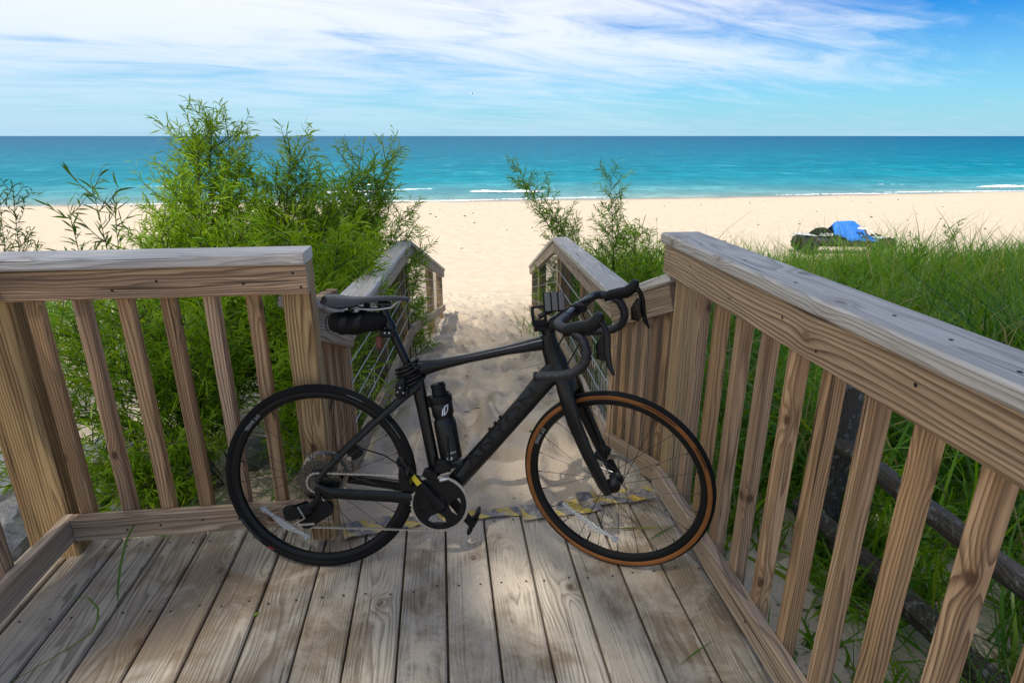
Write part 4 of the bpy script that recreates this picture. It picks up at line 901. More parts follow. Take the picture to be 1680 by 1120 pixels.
for i in range(6*18+1):
    t = i/18; an = 2*math.pi*t; rr_ = .035 + .004*math.sin(t*2.1) + .004*t/6; pts.append(ax_*(-.034+.0118*t) + a_*(rr_*math.cos(an)*1.1) + b2*(rr_*math.sin(an)) + Vector((.004, 0, -.012)))
l2.tube(pts, .0048, 8); l2.obj('cable', K_GLOSS, lk, True)
l2 = MB(); l2.tube([(-.014,-.034,-.020),(-.022,-.036,-.050),(-.026,-.034,-.078)], [.010,.019,.017], 14); l2.box((-.012,-.036,-.066), (.030,.020,.022), ch=.004)
for x_, z_ in ((-.030,-.060),(-.012,-.062),(-.022,-.045)): l2.rev([(.001,0),(.0022,0),(.0022,-.0015),(.001,-.0015)], 8, (x_,-.0555,z_), 'y', 1)
l2.obj('lock_body', [K_BLACK, K_WHITE], lk, True, 40)

# ------------------------------------------------------------------ plants
def leafmat(name, stops, rough=.42, trans=.46, spec=.26):
    m, nt, p, out = new_mat(name); a = nt.nodes.new('ShaderNodeAttribute'); a.attribute_name = 'tint'
    cr = nt.nodes.new('ShaderNodeValToRGB'); nt.links.new(a.outputs['Fac'], cr.inputs[0]); e = cr.color_ramp.elements
    e[0].position, e[0].color = stops[0][0], (*stops[0][1], 1); e[1].position, e[1].color = stops[-1][0], (*stops[-1][1], 1)
    for q, c in stops[1:-1]: k = e.new(q); k.color = (*c, 1)
    nt.links.new(cr.outputs[0], p.inputs['Base Color']); setp(p, Roughness=rough, Specular_IOR_Level=spec)
    t = nt.nodes.new('ShaderNodeBsdfTranslucent'); hs = nt.nodes.new('ShaderNodeHueSaturation'); hs.inputs['Hue'].default_value = .485; hs.inputs['Value'].default_value = 1.5; hs.inputs['Saturation'].default_value = 1.08
    nt.links.new(cr.outputs[0], hs.inputs['Color']); nt.links.new(hs.outputs[0], t.inputs['Color'])
    mx = nt.nodes.new('ShaderNodeMixShader'); mx.inputs[0].default_value = trans; nt.links.new(p.outputs[0], mx.inputs[1]); nt.links.new(t.outputs[0], mx.inputs[2]); nt.links.new(mx.outputs[0], out.inputs[0])
    return m
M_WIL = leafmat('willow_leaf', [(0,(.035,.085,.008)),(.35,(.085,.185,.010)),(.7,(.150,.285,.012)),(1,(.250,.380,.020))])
M_WILD = leafmat('dark_willow_leaf', [(0,(.026,.062,.010)),(.5,(.055,.125,.013)),(1,(.115,.205,.018))])
M_GRS = leafmat('dune_grass', [(0,(.024,.085,.012)),(.45,(.075,.200,.014)),(.80,(.165,.300,.014)),(.93,(.24,.25,.025)),(1,(.36,.29,.12))], trans=.48, spec=.5)
M_HERB = leafmat('leafy_plant', [(0,(.035,.100,.012)),(.6,(.110,.25,.018)),(1,(.21,.34,.030))])
M_TREE = leafmat('tree_leaf', [(0,(.06,.095,.030)),(1,(.13,.19,.055))], trans=.58)
M_STEM = plain('shrub_bark', (.050,.038,.028), .85, 0, .2, .35, 60)
M_BARK = plain('tree_bark', (.10,.085,.07), .9, 0, .2, .4, 14, .8)

def unit(a): return a/np.maximum(1e-9, np.linalg.norm(a, axis=-1, keepdims=True))
def strips(base, dirv, L_, W_, bend, nseg, prof, tint, rg):
    n = len(base); dirv = unit(dirv); rnd = rg.normal(size=(n, 3)); side = unit(np.cross(dirv, rnd)); V = np.zeros((n, nseg+1, 2, 3), np.float32)
    for i in range(nseg+1):
        t = i/nseg; c = base + dirv*(L_*t)[:, None] + bend*(L_*t*t)[:, None]; hw = (W_*.5*prof[i])[:, None]
        V[:, i, 0] = c - side*hw; V[:, i, 1] = c + side*hw
    b = (np.arange(n)*(nseg+1)*2)[:, None]; F = []
    for i in range(nseg): F.append(np.concatenate([b+2*i, b+2*i+1, b+2*i+3, b+2*i+2], 1))
    F = np.stack(F, 1).reshape(-1, 4); tt = np.repeat(np.clip(tint, 0, 1), (nseg+1)*2)
    return V.reshape(-1, 3), F, tt
LEAFP = [.25, 1.0, .80, .06]
def poly(p0, p1, bow, n=9):
    p0, p1, bow = np.array(p0, float), np.array(p1, float), np.array(bow, float); t = np.linspace(0, 1, n)[:, None]
    return p0*(1-t) + p1*t + bow*(4*t*(1-t))
def shrub(name, label, base, tips, seed, nbr=26, leaf=(.078, .0080), blen=.42, mat=None, group='willow bushes around the deck', spread=.12, gap=.017, t0=.12, stem_r=.009, tint0=.63, droop=.22, twig=True, cat='shrub', fol='foliage', dens=1.0, dz=0.0):
    rg = np.random.default_rng(seed); mat = mat or M_WIL; base = np.array(base, float); base[2] = float(ground_z(base[0], base[1])) - .04
    root = empty(name, tuple(base), label, cat, group); LB, LD, LL, LW, LT = [], [], [], [], []; tw = MB()
    def leaves(path, lw, g, tshift):
        seg = np.linalg.norm(np.diff(path, axis=0), axis=1); tot = seg.sum(); n = max(3, int(tot/g)); d = np.cumsum(np.r_[0, seg]); q = (np.arange(n)+rg.random(n)*.6)/n*tot
        pos = np.stack([np.interp(q, d, path[:, k]) for k in range(3)], 1); tan = unit(np.stack([np.interp(q+.01, d, path[:, k]) - np.interp(q-.01, d, path[:, k]) for k in range(3)], 1)+1e-6)
        r_ = rg.normal(size=(n, 3)); perp = unit(r_ - tan*(r_*tan).sum(1)[:, None]); an = np.radians(rg.normal(40, 11, n))[:, None]
        LB.append(pos); LD.append(tan*np.cos(an)+perp*np.sin(an)); LL.append(leaf[0]*lw*rg.uniform(.65, 1.25, n)); LW.append(leaf[1]*rg.uniform(.75, 1.2, n)); LT.append(np.clip(tint0 + tshift + rg.normal(0, .17, n), 0, 1))
    for si, tip in enumerate(tips):
        tip = np.array(tip, float) - np.array([0, 0, dz]); b0 = base + rg.normal(0, 1, 3)*np.array([spread, spread, 0])*.5; bow = (np.array([tip[0]-b0[0], tip[1]-b0[1], 0])*-.10 + rg.normal(0, .03, 3)); st = poly(b0, tip, bow, 10)
        mb = MB(); h = np.linalg.norm(tip-b0); rr_ = stem_r*min(1.3, max(.45, h/2.0)); mb.tube([Vector(v)-root.location for v in st], [rr_*(1-.85*i/9) for i in range(10)], 6); mb.obj('stem', M_STEM, root, True)
        leaves(st[6:], 1.05, gap*.8, .10)
        k = int(nbr*dens*h/2.0)
        for i in range(k):
            t = t0 + (1-t0)*((i+rg.random())/k); j = min(int(t*9), 8); f = t*9-j; p = st[j]*(1-f)+st[j+1]*f; tan = unit(st[j+1]-st[j]); az = rg.random()*6.283; out_ = np.array([math.cos(az), math.sin(az), .15])
            bl = blen*(1.0-.50*t)*rg.uniform(.6, 1.2)*min(1, h/1.6+.25); d = unit(tan*rg.uniform(.5, 1.0) + out_*rg.uniform(.6, 1.0)); pth = poly(p, p+d*bl, np.array([0, 0, -.0]) + out_*.03*bl + np.array([0, 0, -.06*bl]), 6)
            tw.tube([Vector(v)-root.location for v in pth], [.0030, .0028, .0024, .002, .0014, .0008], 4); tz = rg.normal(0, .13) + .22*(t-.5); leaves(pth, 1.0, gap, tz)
            if twig and bl > .16:
                for q in range(rg.integers(1, 4)):
                    s_ = rg.integers(1, 5); d2 = unit(d + rg.normal(0, .55, 3) + np.array([0, 0, .15])); leaves(poly(pth[s_], pth[s_]+d2*bl*rg.uniform(.3, .6), rg.normal(0, .01, 3), 4), .95, gap, tz+.03)
    LB, LD, LL, LW, LT = map(np.concatenate, (LB, LD, LL, LW, LT)); n = len(LB); bend = rg.normal(0, .14, (n, 3)); bend[:, 2] -= droop
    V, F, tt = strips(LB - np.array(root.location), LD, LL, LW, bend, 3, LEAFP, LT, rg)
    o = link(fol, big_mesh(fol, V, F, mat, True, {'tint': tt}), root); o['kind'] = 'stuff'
    if tw.v: o = tw.obj('twigs', M_STEM, root, True); o['kind'] = 'stuff'
    return n
NL = 0
NL += shrub('willow_bush', 'tallest feathery willow bush, rising above the horizon behind the left railing', (-1.75,4.4,0), [(-1.53,4.6,1.70),(-1.72,4.7,1.56),(-1.40,4.5,1.50),(-1.90,4.6,1.28),(-1.47,4.7,1.60),(-2.12,4.5,.92),(-1.25,4.3,1.10),(-1.75,4.1,1.05),(-1.55,4.0,.75),(-2.05,4.1,.55),(-1.95,4.6,1.08),(-1.62,4.5,1.62),(-1.28,4.6,1.28),(-2.02,4.7,.80),(-1.80,4.6,1.38)], 101, 34, dens=2.3, blen=.46, dz=.21)
NL += shrub('willow_bush', 'pointed willow bush between the tallest one and the bushy one by the path', (-1.20,4.2,0), [(-.99,4.4,1.56),(-1.13,4.5,1.36),(-.90,4.4,1.42),(-1.30,4.1,1.00),(-.85,4.1,.95),(-1.05,3.9,.70),(-1.06,4.4,1.22),(-.78,4.4,1.16),(-1.2,4.3,1.2)], 102, 34, dens=2.3, blen=.44, dz=.26)
NL += shrub('willow_bush', 'broad willow bush with thin upright tips beside the left wire railing', (-.85,4.9,0), [(-.60,5.0,1.52),(-.40,5.1,1.54),(-.82,5.0,1.36),(-.30,5.1,1.08),(-.18,5.3,.72),(-.65,4.8,1.20),(-.48,4.9,1.30),(-.72,4.5,.95),(-.42,4.7,.85),(-.95,4.7,1.15),(-.70,5.0,1.34),(-.50,5.0,1.12),(-.88,4.9,1.2),(-.30,4.9,.7)], 103, 34, dens=2.3, blen=.44, dz=.27)
NL += shrub('willow_bush', 'bright willow growth filling the gap behind the left top rail, below the tall tips', (-1.55,4.0,0), [(-1.75,4.0,.95),(-1.50,4.0,1.05),(-1.25,4.0,.95),(-1.95,3.9,.70),(-1.05,3.9,.85),(-1.35,3.8,.60),(-1.62,3.7,.55)], 113, 34, tint0=.62, dens=1.9, blen=.46, dz=.12)
NL += shrub('willow_bush', 'rounded willow growth between the pointed willow and the wire railing', (-.95,4.5,0), [(-.75,4.5,1.10),(-1.00,4.6,1.18),(-.55,4.6,.90),(-1.15,4.5,1.0),(-.80,4.3,.75),(-.60,4.2,.55)], 114, 34, tint0=.60, dens=1.9, blen=.44, dz=.15)
NL += shrub('willow_bush', 'sparse dark stemmed willow shoots at the left edge of the bushes, against the beach', (-2.05,3.9,0), [(-2.08,4.0,1.16),(-2.24,4.0,1.02),(-1.97,4.0,1.06),(-2.15,3.8,.70)], 104, 15, (.10,.012), .34, M_WILD, gap=.030, twig=False, tint0=.3, t0=.35)
NL += shrub('willow_bush', 'willow sprig reaching in at the left frame edge above the railing', (-3.25,4.8,0), [(-3.02,4.8,1.08),(-3.2,4.9,.95),(-3.1,4.7,.80)], 105, 26, (.06,.009), .35, M_WILD, tint0=.35)
NL += shrub('willow_bush', 'bright long leaved willow sprouting close behind the left end post', (-.78,3.2,0), [(-.80,3.3,.95),(-.55,3.35,.88),(-.42,3.4,.74),(-.68,3.1,.62),(-.95,3.2,.80),(-.58,3.0,.35),(-.50,3.7,.80)], 106, 30, (.115,.0095), .40, M_WIL, tint0=.70, gap=.016, dens=2.0)
NL += shrub('willow_bush', 'low spreading willow filling the view between the left balusters', (-1.45,3.4,0), [(-1.85,3.1,.50),(-1.62,3.2,.55),(-1.30,3.1,.45),(-1.95,3.0,.15),(-1.10,3.1,.50),(-1.70,2.75,.05),(-1.35,2.75,.0),(-2.10,3.2,.45),(-2.0,2.7,-.12),(-1.55,2.6,-.2)], 107, 34, (.080,.0082), .50, M_WIL, tint0=.60, t0=.30, dens=1.9)
NL += shrub('willow_bush', 'willow growing through the wire mesh on the left of the path', (-.42,6.0,0), [(-.30,5.8,.10),(-.18,6.0,.22),(-.25,6.4,.15),(-.45,5.6,.35),(-.38,5.2,.25),(-.50,4.3,.25),(-.56,3.8,.2)], 108, 44, (.085,.010), .30, M_WIL, tint0=.6, t0=.05)
NL += shrub('willow_bush', 'willow arching left over the wire railing on the right of the path', (1.60,6.3,0), [(.78,6.2,1.20),(.95,6.2,1.02),(1.18,6.2,.70),(1.30,6.1,.42),(1.42,6.3,.62)], 109, 46, (.085,.0085), .36, M_WIL, tint0=.50, dz=.10)
NL += shrub('willow_bush', 'upright willow stem with a tufted top in front of the lake on the right', (1.84,6.2,0), [(1.73,6.2,1.14),(1.84,6.2,.72),(1.98,6.2,.55),(1.66,6.1,.45)], 110, 38, (.085,.0085), .38, M_WIL, tint0=.50, t0=.40, dz=.11)
NL += shrub('willow_bush', 'young willow clump tucked against the end of the right railing', (1.78,5.1,0), [(1.60,4.9,.66),(1.78,5.0,.62),(1.95,5.0,.52),(1.50,4.8,.42),(1.66,4.6,.45),(1.9,4.7,.40),(1.35,5.0,.28)], 111, 44, (.085,.009), .30, M_WIL, tint0=.62)
NL += shrub('willow_bush', 'willow growing through the wire mesh on the right of the path', (1.30,6.4,0), [(1.18,6.0,.18),(1.22,6.8,.05),(1.28,5.4,.30),(1.20,7.4,-.15),(1.25,4.6,.35),(1.18,3.9,.40)], 112, 44, (.080,.010), .28, M_WIL, tint0=.58, t0=.05)
rgp = np.random.default_rng(77)
spots = [(2.6,4.6,.42),(2.9,5.6,.38),(3.9,5.2,.30),(5.0,5.4,.25),(6.4,7.4,.20),(8.0,8.6,.22),(2.2,3.1,.28),(2.7,2.7,.12),(2.0,2.55,.05)]
names = ['leafy shoot with narrow leaves nearest the end of the right cap', 'leafy shoot in the grass just left of the beach vehicle', 'leafy shoot standing in the grass below the beach vehicle', 'yellow green shoot in the grass below and in front of the blue cover', 'tall leafy shoot above the grass right of the beach vehicle', 'leafy shoot near the right frame edge against the beach', 'leafy shoot close behind the right cap', 'bright leafy shoot seen just beyond the right cap', 'light green leafy shoot behind the right balusters']
for i, (x_, y_, h_) in enumerate(spots):
    tips = [(x_+rgp.normal(0,.10), y_+rgp.normal(0,.10), h_-.05*k-rgp.random()*.12) for k in range(3)]
    NL += shrub('willow_shoot', names[i], (x_, y_, 0), tips, 200+i, 26, (.085,.0125), .22, M_HERB, 'willow shoots in the dune grass', gap=.022, twig=False, tint0=.55, stem_r=.006, t0=.15, cat='plant')
for i, (x_, y_, h_, lb) in enumerate([(1.35,1.05,-.02,'leafy willow shoot low between the right balusters, below the old rail'),(1.95,1.05,.02,'leafy shoot at the right frame edge beyond the old fence'),(1.98,1.75,.05,'pale green shoot between the old fence rails'),(1.55,1.55,-.16,'short shoot at the foot of the old fence post')]):
    tips = [(x_+rgp.normal(0,.12), y_+rgp.normal(0,.12), h_-.08*k) for k in range(4)]
    NL += shrub('willow_shoot', lb, (x_, y_, 0), tips, 230+i, 24, (.095,.0125), .22, M_HERB, 'willow shoots in the dune grass', gap=.021, twig=False, tint0=.6, stem_r=.004, t0=.12, cat='plant')
print('leaves', NL)

def grass(name, n, xr, yr, hr, wr_, dens, seed, tint=(.45,.2), bendk=.35, mat=None, lean=.20):
    rg = np.random.default_rng(seed); P = np.zeros((0, 2))
    while len(P) < n:
        q = np.stack([rg.uniform(*xr, n*2), rg.uniform(*yr, n*2)], 1); keep = rg.random(len(q)) < dens(q[:, 0], q[:, 1]); P = np.concatenate([P, q[keep]])
    P = P[:n]; z = ground_z(P[:, 0], P[:, 1])-.02; base = np.concatenate([P, z[:, None]], 1); d = np.concatenate([rg.normal(0, lean, (n, 2)), np.ones((n, 1))], 1)
    h = rg.uniform(*hr, n)*(1-.60*ss(9.8, 12.4, P[:, 1])*ss(6, 8, P[:, 0])*ss(14, 11.5, P[:, 0]))*(.45+.9*(fbm(P[:, 0]*1.1, P[:, 1]*1.1, 3, seed)+.5)); bend = rg.normal(0, bendk, (n, 3)); bend[:, 2] = -np.abs(bend[:, 2])*.8
    t_ = tint[0] + rg.normal(0, tint[1], n) + .35*fbm(P[:, 0]*.7, P[:, 1]*.7, 2, seed+3); dead = rg.random(n) < .06; t_ = np.where(dead, 1.0, np.clip(t_, 0, .88))
    V, F, tt = strips(base, d, h, rg.uniform(*wr_, n), bend, 4, [.8, 1, .85, .55, .05], t_, rg)
    o = link(name, big_mesh(name, V, F, mat or M_GRS, True, {'tint': tt}), None); tag(o, None, None, None, 'stuff'); return o
def dr(x, y): return ss(1.25, 2.1, x - .10*np.maximum(0, y-3))*(1-ss(11.6, 13.6, y + 1.2*fbm(x*.5, x*0+1, 2, 4) - .02*np.maximum(0, x-6)))*(.35+.65*(fbm(x*.9, y*.9, 3, 12) > -.16))*np.where(y < 2.6, .30, 1)
grass('dune_grass', 36000, (1.2, 15), (1.0, 15.0), (.30, 1.0), (.007, .017), dr, 41, (.50, .20))
grass('dune_grass', 12500, (1.3, 5.5), (2.3, 7.0), (.30, .90), (.009, .021), lambda x, y: ss(1.3, 1.9, x)*.9, 42, (.46, .24), .5)
grass('dune_grass', 3600, (1.05, 3.0), (.6, 3.0), (.18, .60), (.005, .011), lambda x, y: (fbm(x*2.2, y*2.2, 3, 14) > -.04)*ss(1.02, 1.35, x), 43, (.40, .2), .5, None, .3)
grass('dune_grass', 5200, (-8, -1.6), (3.2, 9.0), (.35, .75), (.004, .009), lambda x, y: (fbm(x*.9, y*.9, 3, 15) > -.06)*ss(5.2, 6.5, y - x*.15)*1.0 + .05, 44, (.40, .2), .4)
grass('dune_grass', 900, (-2.3, -.55), (2.15, 3.6), (.22, .55), (.006, .012), lambda x, y: (fbm(x*2.0, y*2.0, 3, 19) > .04)*(x > -1.95), 45, (.34, .18), .6, None, .35)
grass('dune_grass', 420, (1.0, 1.5), (2.3, 8.0), (.2, .5), (.005, .010), lambda x, y: np.ones_like(x), 46, (.45, .18), .5)
grass('dune_grass', 420, (-.75, -.42), (2.4, 8.0), (.2, .5), (.005, .010), lambda x, y: np.ones_like(x), 47, (.45, .18), .5)
grass('dune_grass', 3000, (-10, -2.6), (7.2, 10.6), (.75, 1.15), (.006, .012), lambda x, y: (fbm(x*.8, y*.8, 3, 25) > -.08)*1.0, 49, (.40, .18), .35)
grass('leafy_ground_cover', 20000, (1.5, 7.0), (1.9, 8.0), (.12, .42), (.014, .032), lambda x, y: (fbm(x*1.3, y*1.3, 3, 16) > .03)*ss(1.5, 2.2, x), 48, (.55, .2), .3, M_HERB, .8)

grass('leafy_ground_cover', 1300, (1.15, 2.6), (.6, 2.9), (.12, .38), (.010, .022), lambda x, y: (fbm(x*2.4, y*2.4, 3, 61) > .03)*ss(1.1, 1.6, x), 50, (.50, .2), .35, M_HERB, .6)
# loose blades lying on the deck
def lying_blade(pts, wd, label, t_=.55):
    P = [Vector(p) for p in pts]; V = []; n = len(P)
    for i, q in enumerate(P):
        d = (P[min(i+1, n-1)]-P[max(i-1, 0)]).normalized(); s_ = Vector((-d.y, d.x, 0)).normalized() if abs(d.z) < .9 else Vector((1,0,0)); hw = wd/2*math.sin(math.pi*(.12+.85*i/(n-1)))
        V += [q-P[0]-s_*hw+Vector((0,0,.0015)), q-P[0]+Vector((0,0,0)), q-P[0]+s_*hw+Vector((0,0,.0015))]
    F = [f for i in range(n-1) for f in ((3*i,3*i+1,3*i+4,3*i+3),(3*i+1,3*i+2,3*i+5,3*i+4))]
    o = link('grass_blade', big_mesh('grass_blade', [tuple(v) for v in V], F, M_GRS, True, {'tint': [t_]*len(V)}), None, P[0]); return tag(o, label, 'grass blade', 'grass blades on the deck')
lying_blade([(-1.058,1.66,-.01),(-1.060,1.68,.035),(-1.07,1.74,.085),(-1.08,1.82,.125),(-1.085,1.90,.140),(-1.09,1.99,.13)], .008, 'long green grass blade standing up from a gap between planks on the left', .35)
lying_blade([(-1.20,1.385,.006),(-1.15,1.43,.012),(-1.09,1.485,.02),(-1.055,1.52,.03),(-1.047,1.545,.055),(-1.052,1.565,.075),(-1.10,1.61,.078),(-1.17,1.65,.05),(-1.26,1.70,.02)], .006, 'long kinked grass blade lying across the planks at the lower left', .5)
lying_blade([(.575,1.855,.006),(.66,1.843,.010),(.74,1.832,.012),(.835,1.835,.010)], .008, 'pale grass blade on the deck seen through the front wheel', .9)
lying_blade([(.715,1.775,.006),(.77,1.805,.010),(.845,1.845,.012)], .008, 'dark green grass blade beside the right bottom rail inside the front wheel', .25)
lying_blade([(.62,1.235,.006),(.68,1.27,.008),(.74,1.30,.007)], .005, 'thin green grass blade on the planks in front of the front wheel', .45)
def small_leaf(p, sz, rot, label, t_):
    V = [(0,0,.002),(sz*.5,-sz*.3,.006),(sz,0,.004),(sz*.5,sz*.3,.006),(sz*.5,0,.002)]; c, s_ = math.cos(rot), math.sin(rot); V = [(x_*c-y_*s_, x_*s_+y_*c, z_) for x_, y_, z_ in V]
    o = link('fallen_leaf', big_mesh('fallen_leaf', V, [(0,1,4),(1,2,4),(2,3,4),(3,0,4)], M_HERB, False, {'tint': [t_]*5}), None, p); return tag(o, label, 'leaf')
small_leaf((-.62,1.56,.0), .022, .8, 'small yellow leaf on the gap between two planks near the rear wheel', 1.0)
small_leaf((.44,2.75,float(ground_z(.44,2.75))+.004), .05, 2.0, 'small dark leaf lying on the sand path behind the down tube', .05)

# ------------------------------------------------------------------ rocks by the deck
m_rock, nt, p, out = new_mat('grey_rock'); tcn = nt.nodes.new('ShaderNodeTexCoord'); oi = nt.nodes.new('ShaderNodeObjectInfo'); P_ = tcn.outputs['Object']
n1 = NOISE(nt, P_, 9, 7, .65, .6); n2 = NOISE(nt, P_, 70, 4, .7); c = MIX(nt, MR(nt, n1, .35, .65), (.105,.105,.105), (.36,.355,.34)); c = MIX(nt, MR(nt, n2, .45, .7, 0, .5), c, (.46,.45,.43)); c = MIX(nt, MR(nt, oi.outputs['Random'], 0, 1, 0, .35), c, (.20,.17,.14))
nt.links.new(c, p.inputs['Base Color']); setp(p, Roughness=.85, Specular_IOR_Level=.25); bump(nt, p, M(nt, 'ADD', n1, M(nt, 'MULTIPLY', n2, .4)), .8, .02)
import bmesh
def rock(p, sz, seed, label):
    b = bmesh.new(); bmesh.ops.create_icosphere(b, subdivisions=3, radius=1); rg = np.random.default_rng(seed); pl_ = unit(rg.normal(size=(9, 3))); of_ = rg.uniform(.55, .9, 9)
    sc = np.array(sz)*.5
    for v in b.verts:
        q = np.array(v.co); k = 1.0
        for a_, o_ in zip(pl_, of_):
            d = q@a_
            if d > o_: k = min(k, o_/d)
        q = q*k; nz = fbm(np.array(q[0]*2.3+seed), np.array(q[1]*2.3+q[2]*1.7), 3, seed % 50)*.22; v.co = Vector(q*(1+nz)*sc)
    me = bpy.data.meshes.new('rock'); b.to_mesh(me); b.free(); me.materials.append(m_rock); shade(me, True); me.set_sharp_from_angle(angle=R(28))
    z = float(ground_z(p[0], p[1])); o = link('rock', me, None, (p[0], p[1], z + sz[2]*.28 + (p[2] if len(p) > 2 else 0))); o.rotation_euler = (0, 0, rg.random()*6); return tag(o, label, 'rock', 'grey rocks beside the deck')
RK = [((-2.26,2.98),(.36,.30,.26),'pale angular rock nearest the corner post, left of the deck'),((-2.42,3.28),(.42,.34,.30),'dark streaked boulder just above the palest rock at the left frame edge'),((-2.10,2.72),(.28,.26,.20),'speckled rock lowest at the left frame edge'),((-2.62,3.62),(.40,.36,.26),'topmost dark rock at the left frame edge'),((-2.52,2.95),(.30,.30,.22),'small rock wedged by the left frame edge'),
      ((-1.94,3.25),(.40,.30,.24),'grey rock under the low willow between the first and second baluster'),((-1.72,3.62),(.52,.36,.26),'broad pale rock behind the second baluster'),((-1.48,3.30),(.30,.24,.18),'low flat rock behind the third baluster'),((-1.74,2.95),(.26,.22,.16),'small pale rock in the grass by the second baluster'),((-2.20,3.75),(.40,.34,.28),'rock half hidden behind the corner post'),((-2.0,3.0),(.30,.26,.20),'rock beside the first baluster'),((-1.25,3.55),(.34,.26,.2),'rock under the willow stems behind the fourth baluster'),((-2.85,3.2),(.4,.34,.26),'rock at the very edge of the frame beyond the left railing'),((1.78,2.40),(.16,.13,.10),'small grey stone at the foot of the old fence post')]
for i, (p_, s_, lb) in enumerate(RK): rock(p_, s_, 60+i, lb)

# ------------------------------------------------------------------ vehicle on the beach
vz = -2.0; vc = Vector((12.25, 17.2, vz))
vh = empty('beach_vehicle', vc, 'low dark wheeled vehicle parked on the beach beyond the tall grass', 'beach vehicle'); vh.rotation_euler = (0, 0, R(-9)); vh.scale = (.82,)*3
V_DK = plain('dark_vehicle_plastic', (.022,.023,.025), .5, 0, .5, .3, 4); V_BOARD = plain('pale_board', (.42,.45,.46), .35, 0, .5, .15, 5); V_TYRE = plain('vehicle_tyre', (.030,.030,.028), .85, 0, .2, .3, 20)
for x_ in (-1.38, 1.42):
    for y_ in (-.46, .46):
        wv = MB(); wv.rev([(.10,-.11),(.17,-.115),(.285,-.10),(.31,-.05),(.31,.05),(.285,.10),(.17,.115),(.10,.11)], 26, close=True)
        for k in range(22):
            a = 2*math.pi*k/22; wv.box((.312*math.cos(a), .05*(1 if k % 2 else -1), .312*math.sin(a)), (.022,.10,.045), Matrix.Rotation(-a, 3, 'Y'))
        wo_ = wv.obj('wheel', V_TYRE, vh, True, 40, (x_, y_, .31)); hv = MB(); hv.rev([(.001,-.07),(.09,-.07),(.115,-.05),(.115,.05),(.09,.07),(.001,.07)], 18); hv.obj('hub', V_DK, wo_, True, 40)
bv = MB(); bv.tube([(-1.5,0,.52),(-1.2,0,.50),(-.4,0,.44),(.5,0,.40),(1.1,0,.44),(1.5,0,.42)], [.05,.13,.16,.15,.13,.04], 14, lat=LAT, rb=[.30,.42,.44,.42,.36,.2], pw=.7); bv.box((0,0,.28), (2.3,.30,.12), ch=.03)
for x_ in (-1.38,1.42): bv.tube([(x_,-.42,.31),(x_,.42,.31)], .03, 8)
bv.obj('chassis', V_DK, vh, True, 40)
bd_ = MB(); bd_.tube([(-1.95,-.10,.71),(-1.6,-.08,.68),(-.6,0,.60),(.6,.05,.53),(1.3,.08,.54),(1.62,.1,.58)], [.010,.028,.034,.034,.028,.008], 12, lat=LAT, rb=[.05,.20,.30,.30,.22,.04], pw=.7); bd_.obj('board', V_BOARD, vh, True, 40)
rk = MB()
for y_ in (-.36,.36): rk.tube([(.45,y_,.62),(.95,y_,.68),(1.25,y_,.50)], .018, 8)
rk.tube([(.42,-.38,.74),(.42,.38,.74)], .02, 8); rk.obj('rack_bar', K_DMET, vh, True)
def vthing(name, label, cat): e_ = empty(name, vc, label, cat); e_.rotation_euler = (0,0,R(-9)); e_.scale = (.82,)*3; return e_
bgv = vthing('gear_bag', 'rounded black bag with white lettering on the rear of the beach vehicle', 'bag')
g_ = MB(); prof = [(-1.36,.60,.02,.06),(-1.28,.66,.10,.20),(-1.12,.78,.20,.28),(-.95,.90,.27,.32),(-.75,.92,.27,.33),(-.58,.84,.22,.32),(-.42,.74,.12,.26),(-.34,.68,.03,.10)]
g_.tube([(a, 0, b-c_) for a, b, c_, d in prof], [c_ for a, b, c_, d in prof], 18, lat=LAT, rb=[d for a, b, c_, d in prof], pw=.85); g_.obj('bag_body', K_BAG, bgv, True, 60)
me = text_mesh('/NOVA', .17)
link('bag_lettering', map_mesh(me, lambda co: Vector((-1.06+co.x*.95+.3*co.y, -.335-.0*co.y, .645+co.y)), K_WHITE), bgv)
cvr = vthing('blue_cover', 'bright blue fabric cover draped over the middle of the beach vehicle', 'cover')
m_blue = plain('blue_fabric', (.020,.150,.56), .6, 0, .3, .18, 7); V_NAVY = plain('navy_strap', (.010,.025,.14), .6)
V = []; nx_, ny_ = 22, 13; top = lambda x_: np.interp(x_, [-.48,-.40,.10,.30,.42,.52,.75,1.02], [1.00,1.14,1.17,1.16,1.06,1.00,.80,.56])
for i in range(nx_):
    x_ = -.48 + 1.5*i/(nx_-1); tz = float(top(x_))
    for j in range(ny_):
        q = j/(ny_-1)*2-1; low_ = .50 if x_ > -.1 else .62+.25*(-.1-x_); V.append((x_ + (.10+.10*abs(q))*(i/(nx_-1)-.35)*abs(q), q*(.10+.34*abs(q)**.6), tz - (tz-low_)*abs(q)**1.3 + .022*math.sin(i*1.3+j*.9)*(abs(q) > .1)))
F = [(i*ny_+j, (i+1)*ny_+j, (i+1)*ny_+j+1, i*ny_+j+1) for i in range(nx_-1) for j in range(ny_-1)]
me = big_mesh('fabric', V, F, m_blue, True); o = link('fabric', me, cvr); md = o.modifiers.new('thickness', 'SOLIDIFY'); md.thickness = .012
s_ = MB(); s_.tube([(.50,-.30,.98),(.58,-.42,.80),(.66,-.49,.56)], .012, 6, lat=(1,0,0), rb=.035); s_.obj('strap', V_NAVY, cvr, True)
s_ = MB(); s_.box((.46,-.34,.93), (.34,.05,.09), Matrix.Rotation(R(8), 3, 'Y'), ch=.02); s_.tube([(.56,-.36,.93),(.80,-.42,.80),(1.05,-.44,.60)], .018, 8); s_.obj('white_fitting', K_WHITE, cvr, True, 40)

